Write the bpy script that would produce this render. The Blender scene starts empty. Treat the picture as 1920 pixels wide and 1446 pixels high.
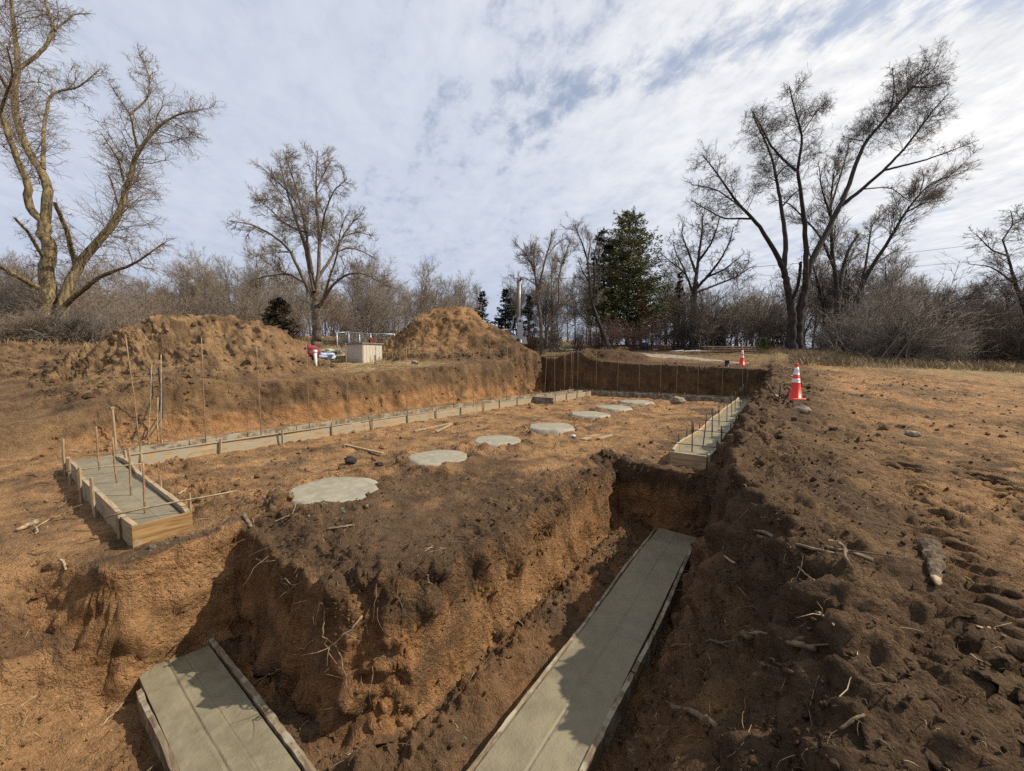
import bpy, math, random
import numpy as np
from mathutils import Vector

# ------------------------------------------------------------------ camera, sky, sun
S = bpy.context.scene
COL = S.collection
CAM = np.array([0.0, 0.0, 1.75])
F_PX, CX, CY, HZ, VX = 698.0, 960.0, 723.0, 678.0, 1470.0
PITCH = math.atan((CY - HZ) / F_PX)
AZ = math.atan((VX - CX) / math.hypot(F_PX, CY - HZ))
cam_d = bpy.data.cameras.new('camera'); cam = bpy.data.objects.new('camera', cam_d); COL.objects.link(cam)
cam.location = CAM; cam.rotation_euler = (math.pi / 2 - PITCH, 0, AZ)
cam_d.sensor_width = 36; cam_d.lens = F_PX / 1920 * 36; cam_d.clip_start = .05; cam_d.clip_end = 3000
S.camera = cam
SUN_EL, SUN_AZ = math.radians(44), math.radians(52)         # azimuth from +Y towards +X
SUN = Vector((math.sin(SUN_AZ) * math.cos(SUN_EL), math.cos(SUN_AZ) * math.cos(SUN_EL), math.sin(SUN_EL)))
sd = bpy.data.lights.new('sun', 'SUN'); sd.energy = 5.0; sd.angle = math.radians(.6); sd.color = (1, .90, .75)
so = bpy.data.objects.new('sun', sd); COL.objects.link(so); so.rotation_euler = SUN.to_track_quat('Z', 'Y').to_euler()
S.view_settings.view_transform = 'Standard'; S.view_settings.look = 'None'
S.view_settings.exposure = 0.42; S.view_settings.gamma = 1; S.view_settings.use_curve_mapping = False
S.render.engine = 'CYCLES'
S.cycles.max_bounces = 5; S.cycles.diffuse_bounces = 3; S.cycles.glossy_bounces = 2; S.cycles.transparent_max_bounces = 6
S.cycles.use_denoising = False


class NT:
    """tiny node-tree helper"""
    def __init__(s, tree): s.t = tree
    def n(s, kind, **kw):
        nd = s.t.nodes.new(kind)
        for k, v in kw.items():
            if k in nd.bl_rna.properties: setattr(nd, k, v)
            else: nd.inputs[k].default_value = v
        return nd
    def l(s, a, b): s.t.links.new(a, b)
    def math(s, op, a, b=None, c=None, clamp=False):
        nd = s.t.nodes.new('ShaderNodeMath'); nd.operation = op; nd.use_clamp = clamp
        for i, v in enumerate((a, b, c)):
            if v is None: continue
            if hasattr(v, 'is_linked'): s.l(v, nd.inputs[i])
            else: nd.inputs[i].default_value = v
        return nd.outputs[0]
    def mix(s, fac, a, b, mode='MIX'):
        nd = s.t.nodes.new('ShaderNodeMix'); nd.data_type = 'RGBA'; nd.blend_type = mode
        for sock, v in ((nd.inputs[0], fac), (nd.inputs[6], a), (nd.inputs[7], b)):
            if hasattr(v, 'is_linked'): s.l(v, sock)
            elif isinstance(v, (int, float)): sock.default_value = v
            else: sock.default_value = (*v, 1) if len(v) == 3 else v
        return nd.outputs[2]
    def ramp(s, fac, lo, hi):
        nd = s.t.nodes.new('ShaderNodeMapRange'); nd.interpolation_type = 'SMOOTHSTEP'
        s.l(fac, nd.inputs[0]); nd.inputs[1].default_value = lo; nd.inputs[2].default_value = hi
        return nd.outputs[0]
    def noise(s, vec, scale, detail=4, rough=.55, dist=0.0):
        nd = s.t.nodes.new('ShaderNodeTexNoise'); nd.inputs['Scale'].default_value = scale
        nd.inputs['Detail'].default_value = detail; nd.inputs['Roughness'].default_value = rough
        nd.inputs['Distortion'].default_value = dist
        if vec is not None: s.l(vec, nd.inputs['Vector'])
        return nd.outputs[0]


def build_world():
    w = bpy.data.worlds.new('World'); S.world = w; w.use_nodes = True
    t = NT(w.node_tree); w.node_tree.nodes.clear()
    out = t.n('ShaderNodeOutputWorld')
    sky = t.n('ShaderNodeTexSky'); sky.sky_type = 'NISHITA'; sky.sun_disc = False
    sky.sun_elevation = SUN_EL; sky.sun_rotation = SUN_AZ; sky.air_density = 1.0; sky.dust_density = .6; sky.ozone_density = 1.6
    tc = t.n('ShaderNodeTexCoord'); nrm = t.n('ShaderNodeVectorMath', operation='NORMALIZE'); t.l(tc.outputs['Generated'], nrm.inputs[0])
    D = nrm.outputs[0]
    sp = t.n('ShaderNodeSeparateXYZ'); t.l(D, sp.inputs[0])
    zc = t.math('MAXIMUM', sp.outputs[2], 0.0)
    den = t.math('ADD', zc, 0.10)
    # clouds on a flat layer overhead, streaks along azimuth 58 deg left of +Y
    a = math.radians(58); sx, sy = -math.sin(a), math.cos(a)
    u = t.math('DIVIDE', t.math('ADD', t.math('MULTIPLY', sp.outputs[0], sx), t.math('MULTIPLY', sp.outputs[1], sy)), den)
    v = t.math('DIVIDE', t.math('ADD', t.math('MULTIPLY', sp.outputs[0], sy), t.math('MULTIPLY', sp.outputs[1], -sx)), den)
    cb = t.n('ShaderNodeCombineXYZ'); t.l(t.math('MULTIPLY', u, .38), cb.inputs[0]); t.l(v, cb.inputs[1])
    P = cb.outputs[0]
    cb2 = t.n('ShaderNodeCombineXYZ'); t.l(t.math('MULTIPLY', u, .8), cb2.inputs[0]); t.l(v, cb2.inputs[1]); P2 = cb2.outputs[0]
    streak = t.noise(P, 3.0, 7, .62, .5)
    puff = t.noise(P2, 10.0, 8, .66, .25)
    big = t.noise(P, .8, 3, .5, .3)
    dsun = t.n('ShaderNodeVectorMath', operation='DOT_PRODUCT'); t.l(D, dsun.inputs[0]); dsun.inputs[1].default_value = SUN
    ds = t.math('MAXIMUM', dsun.outputs['Value'], 0.0)
    # rift of thin cloud along v ~ const
    ctr = t.math('ADD', t.math('MULTIPLY', t.math('MAXIMUM', t.math('SUBTRACT', 1.12, u), 0.0), .98), .60)
    q = t.math('DIVIDE', t.math('SUBTRACT', v, ctr), t.math('ADD', t.math('MULTIPLY', big, .22), .04))
    rift = t.math('POWER', 2.718, t.math('MULTIPLY', t.math('MULTIPLY', q, q), -1.0))
    rift = t.math('MULTIPLY', rift, t.ramp(u, 1.75, 1.15))
    dens = t.math('ADD', t.math('MULTIPLY', streak, .62), t.math('MULTIPLY', puff, .72))
    dens = t.math('ADD', dens, t.math('MULTIPLY', t.math('SUBTRACT', big, .5), .35))
    dens = t.math('SUBTRACT', dens, t.math('MULTIPLY', rift, .20))
    cover = t.ramp(dens, .34, .60)
    # cloud brightness: thick patches greyer, glow round the sun
    g1 = t.math('POWER', ds, 2.4)
    shade = t.ramp(t.math('ADD', t.math('MULTIPLY', streak, .5), t.math('MULTIPLY', puff, .5)), .33, .67)
    cold = t.mix(shade, (.465, .515, .63), (.56, .60, .69))
    warm = t.mix(shade, (.63, .645, .68), (.95, .93, .90))
    cl = t.mix(t.math('MULTIPLY', g1, 1.9, clamp=True), cold, warm)
    sk = t.n('ShaderNodeVectorMath', operation='SCALE'); t.l(sky.outputs[0], sk.inputs[0]); sk.inputs[3].default_value = .10
    hz = t.ramp(sp.outputs[2], .34, .0)
    cl = t.mix(t.math('MULTIPLY', hz, .75), cl, t.mix(t.math('MULTIPLY', g1, 1.6, clamp=True), (.40, .455, .60), (.66, .70, .77)))
    col = t.mix(t.math('ADD', t.math('MULTIPLY', cover, .56), .40), sk.outputs[0], cl)
    bg = t.n('ShaderNodeBackground'); t.l(col, bg.inputs[0]); bg.inputs[1].default_value = .90
    t.l(bg.outputs[0], out.inputs[0])


build_world()

# ------------------------------------------------------------------ numeric helpers
rng = np.random.default_rng(7)
random.seed(11)
FH = np.array([-math.sin(AZ), math.cos(AZ), 0]); RV = np.array([math.cos(AZ), math.sin(AZ), 0])
DV = FH * math.cos(PITCH) - np.array([0, 0, math.sin(PITCH)]); UV = np.cross(RV, DV)
def K(px, py, k):                       # a point of the site seen at (px, py), k metres ahead
    return CAM + (DV + RV * (px - CX) / F_PX - UV * (py - CY) / F_PX) * k
def sm(t): t = np.clip(t, 0, 1); return t * t * (3 - 2 * t)

def _h(ix, iy, iz, seed):
    h = (ix * np.uint32(374761393) + iy * np.uint32(668265263) + iz * np.uint32(2246822519) + np.uint32(seed * 3266489 + 97))
    h = (h ^ (h >> np.uint32(13))) * np.uint32(1274126177); h ^= h >> np.uint32(16)
    return h
def gn(x, y, z=None, seed=0):           # gradient noise, about -1..1
    x = np.asarray(x, np.float32); y = np.asarray(y, np.float32)
    two = z is None
    z = np.zeros_like(x) if two else np.asarray(z, np.float32)
    xf, yf, zf = np.floor(x), np.floor(y), np.floor(z)
    xi, yi, zi = (q.astype(np.int64).astype(np.uint32) for q in (xf, yf, zf))
    fx, fy, fz = x - xf, y - yf, z - zf
    u, v, w = (q * q * q * (q * (q * 6 - 15) + 10) for q in (fx, fy, fz))
    r = 0
    for dz in ((0,) if two else (0, 1)):
        for dy in (0, 1):
            for dx in (0, 1):
                h = _h(xi + np.uint32(dx), yi + np.uint32(dy), zi + np.uint32(dz), seed)
                g = ((h & np.uint32(255)).astype(np.float32) / 127.5 - 1) * (fx - dx) + (((h >> np.uint32(8)) & np.uint32(255)).astype(np.float32) / 127.5 - 1) * (fy - dy)
                if not two: g = g + (((h >> np.uint32(16)) & np.uint32(255)).astype(np.float32) / 127.5 - 1) * (fz - dz)
                wt = (u if dx else 1 - u) * (v if dy else 1 - v)
                if not two: wt = wt * (w if dz else 1 - w)
                r = r + g * wt
    return r * 1.5
def fbm(x, y, z=None, oct=4, seed=0, gain=.5):
    r = 0; a = 1.0; f = 1.0
    for o in range(oct):
        r = r + a * gn(x * f, y * f, None if z is None else z * f, seed + o * 17); a *= gain; f *= 2.03
    return r

# ------------------------------------------------------------------ mesh / object helpers
def fast_mesh(name, V, quads=None, tris=None, mat=None, smooth=True, colors=None):
    V = np.ascontiguousarray(V, np.float32)
    me = bpy.data.meshes.new(name)
    q = np.zeros((0, 4), np.int32) if quads is None else np.asarray(quads, np.int32)
    t = np.zeros((0, 3), np.int32) if tris is None else np.asarray(tris, np.int32)
    me.vertices.add(len(V)); me.vertices.foreach_set('co', V.ravel())
    nl = len(q) * 4 + len(t) * 3
    me.loops.add(nl); me.loops.foreach_set('vertex_index', np.concatenate([q.ravel(), t.ravel()]).astype(np.int32))
    me.polygons.add(len(q) + len(t))
    st = np.concatenate([np.arange(len(q)) * 4, len(q) * 4 + np.arange(len(t)) * 3]).astype(np.int32)
    me.polygons.foreach_set('loop_start', st)
    me.polygons.foreach_set('use_smooth', np.full(len(q) + len(t), smooth))
    if colors is not None:
        ca = me.color_attributes.new('soil', 'FLOAT_COLOR', 'POINT')
        c = np.ones((len(V), 4), np.float32); c[:, :3] = colors; ca.data.foreach_set('color', c.ravel())
    me.update(calc_edges=True)
    if mat: me.materials.append(mat)
    return me
def wloc(o):
    p = np.zeros(3)
    while o is not None: p += np.array(o.location); o = o.parent
    return p
def link(name, me, parent=None):
    o = bpy.data.objects.new(name, me); COL.objects.link(o)
    if parent is not None: o.parent = parent
    return o
def tag(o, label=None, cat=None, group=None, kind=None):
    if label: o['label'] = label
    if cat: o['category'] = cat
    if group: o['group'] = group
    if kind: o['kind'] = kind
    return o
def thing(name, label, cat, loc, group=None):
    o = bpy.data.objects.new(name, None); COL.objects.link(o); o.location = tuple(float(c) for c in loc)
    o.empty_display_size = .1
    return tag(o, label, cat, group)
class MB:
    """collects simple shapes in world coordinates, builds ONE mesh object"""
    def __init__(s): s.V = []; s.Q = []; s.T = []; s.n = 0
    def add(s, V, Q=None, T=None):
        V = np.asarray(V, float).reshape(-1, 3); s.V.append(V)
        if Q is not None and len(Q): s.Q.append(np.asarray(Q) + s.n)
        if T is not None and len(T): s.T.append(np.asarray(T) + s.n)
        s.n += len(V); return s
    def box(s, c, size, rz=0.0, tilt=None, bev=0.0):
        hx, hy, hz = (q / 2 for q in size)
        v = np.array([[sx * hx, sy * hy, sz * hz] for sz in (-1, 1) for sx, sy in ((-1, -1), (1, -1), (1, 1), (-1, 1))])
        f = [[0, 3, 2, 1], [4, 5, 6, 7], [0, 1, 5, 4], [1, 2, 6, 5], [2, 3, 7, 6], [3, 0, 4, 7]]
        if tilt is not None: v = v @ np.array(tilt).T
        ca, sa = math.cos(rz), math.sin(rz)
        v = np.stack([v[:, 0] * ca - v[:, 1] * sa, v[:, 0] * sa + v[:, 1] * ca, v[:, 2]], 1) + np.asarray(c)
        return s.add(v, f)
    def tube(s, pts, r, m=6, cap=True, jit=0.0):
        P = np.asarray(pts, float); n = len(P); R = np.broadcast_to(np.asarray(r, float), (n,))
        tg = np.gradient(P, axis=0); tg /= np.linalg.norm(tg, axis=1)[:, None] + 1e-9
        mt = tg.mean(0); ref = np.array([0, 0, 1.]) if abs(mt[2]) < .8 * np.linalg.norm(mt) else np.array([1., 0, 0])
        u = np.cross(tg, ref); u /= np.linalg.norm(u, axis=1)[:, None] + 1e-9; w = np.cross(tg, u)
        a = np.arange(m) / m * 2 * math.pi
        V = P[:, None] + R[:, None, None] * (np.cos(a)[None, :, None] * u[:, None] + np.sin(a)[None, :, None] * w[:, None])
        if jit: V = V + rng.normal(0, jit, V.shape) * R[:, None, None]
        i = np.arange(n - 1)[:, None] * m + np.arange(m)[None]; j = np.arange(n - 1)[:, None] * m + (np.arange(m)[None] + 1) % m
        Q = np.stack([i, j, j + m, i + m], -1).reshape(-1, 4)
        V = V.reshape(-1, 3); T = []
        if cap:
            V = np.concatenate([V, P[:1], P[-1:]]); b = n * m
            T = [[b, (k + 1) % m, k] for k in range(m)] + [[b + 1, (n - 1) * m + k, (n - 1) * m + (k + 1) % m] for k in range(m)]
        return s.add(V, Q, T)
    def lathe(s, c, prof, m=20, sq=None):
        c = np.asarray(c, float); a = np.arange(m) / m * 2 * math.pi
        V = np.concatenate([np.stack([r * np.cos(a), r * np.sin(a), np.full(m, z)], 1) for r, z in prof]) + c
        n = len(prof); i = np.arange(n - 1)[:, None] * m + np.arange(m)[None]; j = np.arange(n - 1)[:, None] * m + (np.arange(m)[None] + 1) % m
        return s.add(V, np.stack([i, j, j + m, i + m], -1).reshape(-1, 4), [[0, k, k + 1] for k in range(1, m - 1)][::-1] + [[(n - 1) * m, (n - 1) * m + k, (n - 1) * m + k + 1] for k in range(1, m - 1)])
    def build(s, name, mat, parent=None, smooth=False):
        V = np.concatenate(s.V)
        if parent is not None: V = V - wloc(parent)
        me = fast_mesh(name, V, np.concatenate(s.Q) if s.Q else None, np.concatenate(s.T) if s.T else None, mat, smooth)
        return link(name, me, parent)
    def top(s, name, mat, label, cat, group=None, smooth=False):   # a one-mesh thing, origin at its base
        V = np.concatenate(s.V); o = V.mean(0); o[2] = V[:, 2].min()
        me = fast_mesh(name, V - o, np.concatenate(s.Q) if s.Q else None, np.concatenate(s.T) if s.T else None, mat, smooth)
        ob = link(name, me); ob.location = o
        return tag(ob, label, cat, group)

# ------------------------------------------------------------------ materials
def mat_base(name, col, rough=.8, var=.25, scale=8.0, bump=.0, bscale=30.0, metal=0.0, spec=.3, stretch=None, col2=None, detail=5):
    m = bpy.data.materials.new(name); m.use_nodes = True; t = NT(m.node_tree)
    b = m.node_tree.nodes['Principled BSDF']; b.inputs['Roughness'].default_value = rough; b.inputs['Metallic'].default_value = metal
    b.inputs['Specular IOR Level'].default_value = spec
    tc = t.n('ShaderNodeTexCoord'); P = tc.outputs['Object']
    if stretch:
        mp = t.n('ShaderNodeMapping'); mp.inputs['Scale'].default_value = stretch; t.l(P, mp.inputs[0]); P = mp.outputs[0]
    n = t.noise(P, scale, detail, .62)
    f = t.ramp(n, .3, .7)
    c2 = col2 or tuple(c * (1 - var * 1.6) for c in col); c1 = tuple(min(1, c * (1 + var * .6)) for c in col)
    c = t.mix(f, c2, c1); t.l(c, b.inputs['Base Color'])
    if bump:
        n2 = t.noise(P, bscale, 5, .65); bp = t.n('ShaderNodeBump'); bp.inputs['Strength'].default_value = bump; bp.inputs['Distance'].default_value = .02
        t.l(n2, bp.inputs['Height']); t.l(bp.outputs[0], b.inputs['Normal'])
    return m

def soil_material():
    m = bpy.data.materials.new('soil'); m.use_nodes = True; t = NT(m.node_tree)
    b = m.node_tree.nodes['Principled BSDF']; b.inputs['Roughness'].default_value = .93; b.inputs['Specular IOR Level'].default_value = .15
    at = t.n('ShaderNodeAttribute'); at.attribute_name = 'soil'
    tc = t.n('ShaderNodeTexCoord'); P = tc.outputs['Object']
    n1 = t.noise(P, 3.1, 6, .62); n2 = t.noise(P, 24.0, 8, .74); n3 = t.noise(P, 90.0, 3, .6)
    k = t.math('ADD', t.math('MULTIPLY', n1, .8), t.math('ADD', t.math('MULTIPLY', n2, .95), t.math('MULTIPLY', n3, .55)))
    k = t.math('MAXIMUM', t.math('ADD', t.math('MULTIPLY', t.math('SUBTRACT', k, 1.15), 2.0), 1.0), .28)
    v = t.n('ShaderNodeVectorMath', operation='SCALE'); t.l(at.outputs['Color'], v.inputs[0]); t.l(k, v.inputs[3])
    c = v.outputs[0]
    # pale straw / root flecks and small stones
    vo = t.n('ShaderNodeTexVoronoi'); vo.inputs['Scale'].default_value = 34; t.l(P, vo.inputs['Vector'])
    fl = t.ramp(vo.outputs['Distance'], .13, .05)
    pick = t.ramp(t.noise(P, 11.0, 2, .5), .58, .66)
    c = t.mix(t.math('MULTIPLY', t.math('MULTIPLY', fl, pick), .55), c, (.36, .29, .20))
    t.l(c, b.inputs['Base Color'])
    wv = t.n('ShaderNodeVectorMath', operation='MULTIPLY_ADD'); nn = t.n('ShaderNodeTexNoise'); nn.inputs['Scale'].default_value = 18; nn.inputs['Detail'].default_value = 3; t.l(P, nn.inputs['Vector'])
    t.l(nn.outputs['Color'], wv.inputs[0]); wv.inputs[1].default_value = (.06, .06, .06); t.l(P, wv.inputs[2])
    v1 = t.n('ShaderNodeTexVoronoi'); v1.inputs['Scale'].default_value = 19; t.l(wv.outputs[0], v1.inputs['Vector'])
    v2 = t.n('ShaderNodeTexVoronoi'); v2.inputs['Scale'].default_value = 55; t.l(wv.outputs[0], v2.inputs['Vector'])
    rgh = t.ramp(t.noise(P, 1.7, 4, .6), .36, .62)
    h = t.math('ADD', t.math('MULTIPLY', n2, 1.0), t.math('MULTIPLY', n3, .5))
    h = t.math('SUBTRACT', h, t.math('MULTIPLY', t.math('MULTIPLY', v1.outputs['Distance'], rgh), .9))
    h = t.math('SUBTRACT', h, t.math('MULTIPLY', v2.outputs['Distance'], .30))
    bp = t.n('ShaderNodeBump'); bp.inputs['Strength'].default_value = 1.0; bp.inputs['Distance'].default_value = .055
    t.l(h, bp.inputs['Height']); t.l(bp.outputs[0], b.inputs['Normal'])
    return m

def concrete_material(name, col, edge=False):
    m = bpy.data.materials.new(name); m.use_nodes = True; t = NT(m.node_tree)
    b = m.node_tree.nodes['Principled BSDF']; b.inputs['Specular IOR Level'].default_value = .35
    tc = t.n('ShaderNodeTexCoord'); P = tc.outputs['Object']
    n1 = t.noise(P, 2.2, 5, .6); n2 = t.noise(P, 40.0, 5, .65); n3 = t.noise(P, 9.0, 4, .6)
    f = t.ramp(t.math('ADD', t.math('MULTIPLY', n1, .6), t.math('MULTIPLY', n3, .4)), .35, .65)
    c = t.mix(f, tuple(q * .80 for q in col), tuple(q * 1.10 for q in col))
    mud = t.ramp(t.math('ADD', t.math('MULTIPLY', t.noise(P, 3.4, 7, .72), .8), t.math('MULTIPLY', n2, .2)), .585, .68)
    c = t.mix(t.math('MULTIPLY', mud, .55), c, (.15, .105, .062))
    c = t.mix(t.math('MULTIPLY', t.ramp(n2, .45, .75), .25), c, tuple(q * .62 for q in col))
    t.l(c, b.inputs['Base Color'])
    t.l(t.math('ADD', t.math('MULTIPLY', f, .25), .48), b.inputs['Roughness'])
    bp = t.n('ShaderNodeBump'); bp.inputs['Strength'].default_value = .5; bp.inputs['Distance'].default_value = .014
    t.l(t.math('ADD', n2, t.math('MULTIPLY', n3, .8)), bp.inputs['Height']); t.l(bp.outputs[0], b.inputs['Normal'])
    return m

def wood_material(name, col, col2, splash=0.0, long_axis=0, scale=1.0):
    m = bpy.data.materials.new(name); m.use_nodes = True; t = NT(m.node_tree)
    b = m.node_tree.nodes['Principled BSDF']; b.inputs['Roughness'].default_value = .72; b.inputs['Specular IOR Level'].default_value = .25
    tc = t.n('ShaderNodeTexCoord'); mp = t.n('ShaderNodeMapping'); sc = [16., 16., 16.]; sc[long_axis] = 1.4
    mp.inputs['Scale'].default_value = [q * scale for q in sc]; t.l(tc.outputs['Object'], mp.inputs[0]); P = mp.outputs[0]
    n1 = t.noise(P, 1.0, 6, .65, 1.6); n2 = t.noise(P, 5.0, 4, .6)
    c = t.mix(t.ramp(n1, .35, .66), col2, col); c = t.mix(t.math('MULTIPLY', t.ramp(n2, .5, .75), .35), c, tuple(q * .55 for q in col2))
    if splash:
        n3 = t.noise(tc.outputs['Object'], 5.0, 6, .68)
        c = t.mix(t.math('MULTIPLY', t.ramp(n3, .62 - splash * .3, .74 - splash * .3), .9), c, (.27, .24, .18))
    t.l(c, b.inputs['Base Color'])
    bp = t.n('ShaderNodeBump'); bp.inputs['Strength'].default_value = .35; bp.inputs['Distance'].default_value = .008
    t.l(n1, bp.inputs['Height']); t.l(bp.outputs[0], b.inputs['Normal'])
    return m

M = {}
M['soil'] = soil_material()
M['concrete'] = concrete_material('fresh_concrete', (.170, .147, .096)); M['pad'] = concrete_material('pad_concrete', (.235, .212, .158))
M['concrete_old'] = concrete_material('splashed_concrete', (.36, .35, .31))
M['form'] = wood_material('form_board', (.38, .275, .155), (.22, .155, .085), .55)
M['form_y'] = wood_material('form_board_long', (.40, .29, .17), (.24, .17, .095), .6, 1)
M['form_new'] = wood_material('new_pine_board', (.30, .185, .075), (.15, .085, .032), .12, 1)
M['form_new_x'] = wood_material('new_pine_board_x', (.44, .32, .18), (.26, .17, .09), .25, 0)
M['form_mud'] = wood_material('muddy_board', (.20, .155, .10), (.09, .062, .038), .5)
M['form_mud_y'] = wood_material('muddy_board_long', (.20, .155, .10), (.09, .062, .038), .5, 1)
M['stake_wood'] = wood_material('stake_wood', (.36, .26, .15), (.20, .13, .07), .3, 2)
M['stick'] = mat_base('dead_stick', (.17, .12, .075), .85, .35, 14, .4, 60)
M['stick_pale'] = mat_base('pale_stripped_stick', (.31, .23, .14), .8, .3, 18, .3, 60)
M['root'] = mat_base('root', (.21, .145, .085), .85, .35, 20, .2, 60)
M['log_bark'] = mat_base('log_bark', (.125, .085, .052), .9, .4, 16, .9, 40, col2=(.04, .028, .02))
M['rust'] = mat_base('rusty_steel', (.26, .16, .09), .8, .3, 30, .2, 120)
M['dark_steel'] = mat_base('dark_steel', (.05, .042, .036), .6, .4, 25, .2, 90)
M['cone'] = mat_base('cone_orange', (.74, .032, .009), .45, .10, 5, .05, 40, spec=.4)
M['cone_white'] = mat_base('reflective_white', (.60, .59, .57), .35, .12, 14, 0)
M['shed'] = mat_base('shed_panel', (.48, .43, .35), .75, .14, 5, .25, 25, stretch=(6, 6, 1))
M['shed_lid'] = mat_base('shed_lid', (.22, .19, .15), .8, .2, 6)
M['galv'] = mat_base('galvanised_steel', (.45, .47, .49), .42, .2, 12, .1, 50, metal=.6)
M['grey_box'] = mat_base('grey_meter_box', (.34, .37, .41), .45, .12, 8, 0)
M['glass_dark'] = mat_base('dark_glass', (.03, .04, .045), .08, .1, 4, spec=.6)
M['pvc'] = mat_base('white_pvc', (.76, .76, .74), .4, .08, 10)
M['pole'] = mat_base('pole_wood', (.16, .125, .095), .9, .3, 20, .4, 40, stretch=(6, 6, .6))
M['red'] = mat_base('red_fabric', (.22, .035, .04), .8, .35, 9, .4, 20)
M['blue'] = mat_base('blue_white_tarp', (.10, .14, .32), .6, .3, 12, .4, 16, col2=(.55, .58, .62))
M['plastic'] = mat_base('pale_plastic_sheet', (.62, .64, .46), .4, .2, 6, .5, 10)
M['dark_cloth'] = mat_base('dark_cloth', (.03, .03, .045), .8, .4, 10, .3, 30)
M['barrel'] = mat_base('dark_blue_plastic', (.015, .03, .055), .4, .3, 6)
M['reel_red'] = mat_base('dark_red_paint', (.13, .028, .024), .6, .4, 12)
M['black'] = mat_base('black_plastic', (.02, .02, .02), .5, .3, 10)
M['rock'] = mat_base('pale_stone', (.25, .205, .15), .9, .3, 7, .6, 20)
M['can'] = mat_base('white_can', (.7, .7, .7), .35, .2, 30, col2=(.25, .32, .45))
M['car'] = mat_base('silver_car_paint', (.42, .43, .43), .3, .05, 4, spec=.5)
M['lumber'] = wood_material('weathered_lumber', (.52, .39, .26), (.34, .24, .15), .0, 0)
M['white_wood'] = mat_base('whitewashed_wood', (.62, .60, .55), .8, .2, 12)
M['bark_moss'] = mat_base('mossy_bark', (.20, .152, .078), .95, .45, 7, 1.0, 16, stretch=(1.6, 1.6, .3), col2=(.035, .03, .018))
M['bark_grey'] = mat_base('grey_brown_bark', (.125, .098, .072), .95, .4, 6, .9, 16, stretch=(1, 1, .35))
M['bark_dark'] = mat_base('dark_bark', (.040, .032, .027), .95, .4, 6, .8, 16, stretch=(1, 1, .35))
M['twig_warm'] = mat_base('warm_twigs', (.20, .155, .115), .9, .25, 1.5)
M['twig_grey'] = mat_base('grey_twigs', (.185, .158, .132), .9, .25, 1.5)
M['twig_dark'] = mat_base('dark_twigs', (.085, .066, .054), .9, .25, 1.5)
M['twig_red'] = mat_base('reddish_twigs', (.15, .085, .065), .9, .25, 1.5)
M['needle'] = mat_base('pine_needles', (.15, .145, .05), .7, .45, 1.1, col2=(.055, .066, .028))
M['needle_dark'] = mat_base('dark_spruce_needles', (.020, .027, .017), .75, .4, 1.3)
M['needle_brown'] = mat_base('bronzed_cedar', (.085, .062, .032), .8, .4, 1.5)
M['needle_orange'] = mat_base('orange_dead_needles', (.17, .085, .035), .8, .4, 2)
M['dry_grass'] = mat_base('dry_grass', (.29, .215, .12), .85, .35, .8)
M['straw'] = mat_base('straw_litter', (.42, .33, .21), .85, .35, 6)
M['wire'] = mat_base('cable', (.03, .03, .03), .6, .1, 4)

# ------------------------------------------------------------------ the ground: one sheet with the pit, trenches and spoil heaps
TR = -1.42                                     # trench bottom
RY = np.array([-3, .8, 1.5, 2.3, 2.8, 3.3, 4.4, 5.4, 6.5, 8.3, 10, 12, 16, 19, 21.5, 26])
RX = np.array([.2, .25, .28, .30, .34, .26, -.16, -.42, -.5, -.52, -.5, -.42, -.30, -.36, -.42, -.4])
BY = np.array([-3, 1.5, 2.6, 3.4, 4.8, 7.2, 8, 14, 22]); BX = np.array([-.90, -.96, -.96, -.94, -.93, -.99, -1.0, -.98, -.95])
def natural(x, y):
    xl = np.clip(-x, 0, None)
    g = .2 + .05 * np.clip(y, -10, 21.5) + .075 * np.clip(y - 21.5, 0, 26)
    g = g + .05 * np.clip(xl, 0, 12.8) + .02 * np.clip(xl - 12.8, 0, 9) + .15 * np.clip(xl - 22, 0, 15)
    g = g - .1 * np.clip(x, 0, 13) - .05 * np.clip(x - 13, 0, 40)
    g = g - .55 * sm((3.5 - y) / 4) * sm((xl - 8) / 4) * sm((20 - xl) / 6)
    g = g + .10 * gn(x * .11, y * .11, seed=3) + .05 * gn(x * .37, y * .37, seed=4)
    return g
def piles(x, y):
    h = 0
    for (c0, c1, ra, rb, hh, plat, sd, lump) in ((-19.0, 4.9, 5.2, 3.9, 2.35, 1.30, 21, .18), (-19.0, 18.9, 6.0, 4.8, 3.6, 1.18, 31, .12),
                                                 (-14.2, 19.4, 3.4, 1.9, .75, 1.3, 41, .25), (-9.3, 22.9, 3.6, 1.3, .62, 1.5, 51, .25), (-15.2, 15.5, 2.6, 1.5, .3, 1.2, 61, .25),
                                                 (-15.8, 2.6, 3.4, 2.2, .38, 1.3, 71, .25), (-25.5, 2.0, 6, 4, .9, 1.4, 81, .2)):
        a = (x - c0) * RV[0] + (y - c1) * RV[1]; b = (x - c0) * FH[0] + (y - c1) * FH[1]
        d = np.sqrt((a / ra) ** 2 + (b / rb) ** 2) + lump * gn(x * .45, y * .45, seed=sd) + lump * .5 * gn(x * 1.3, y * 1.3, seed=sd + 1)
        t = np.clip((1 - d) * plat, 0, 1)
        h = h + hh * (.55 * sm(t) + .45 * t)
    return h
PADS = [(-5.12, 2.72, .60), (-5.27, 4.86, .56), (-5.32, 6.70, .55), (-5.24, 9.05, .62), (-5.42, 12.0, .66), (-5.43, 14.4, .68), (-5.36, 17.0, .72)]
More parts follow.
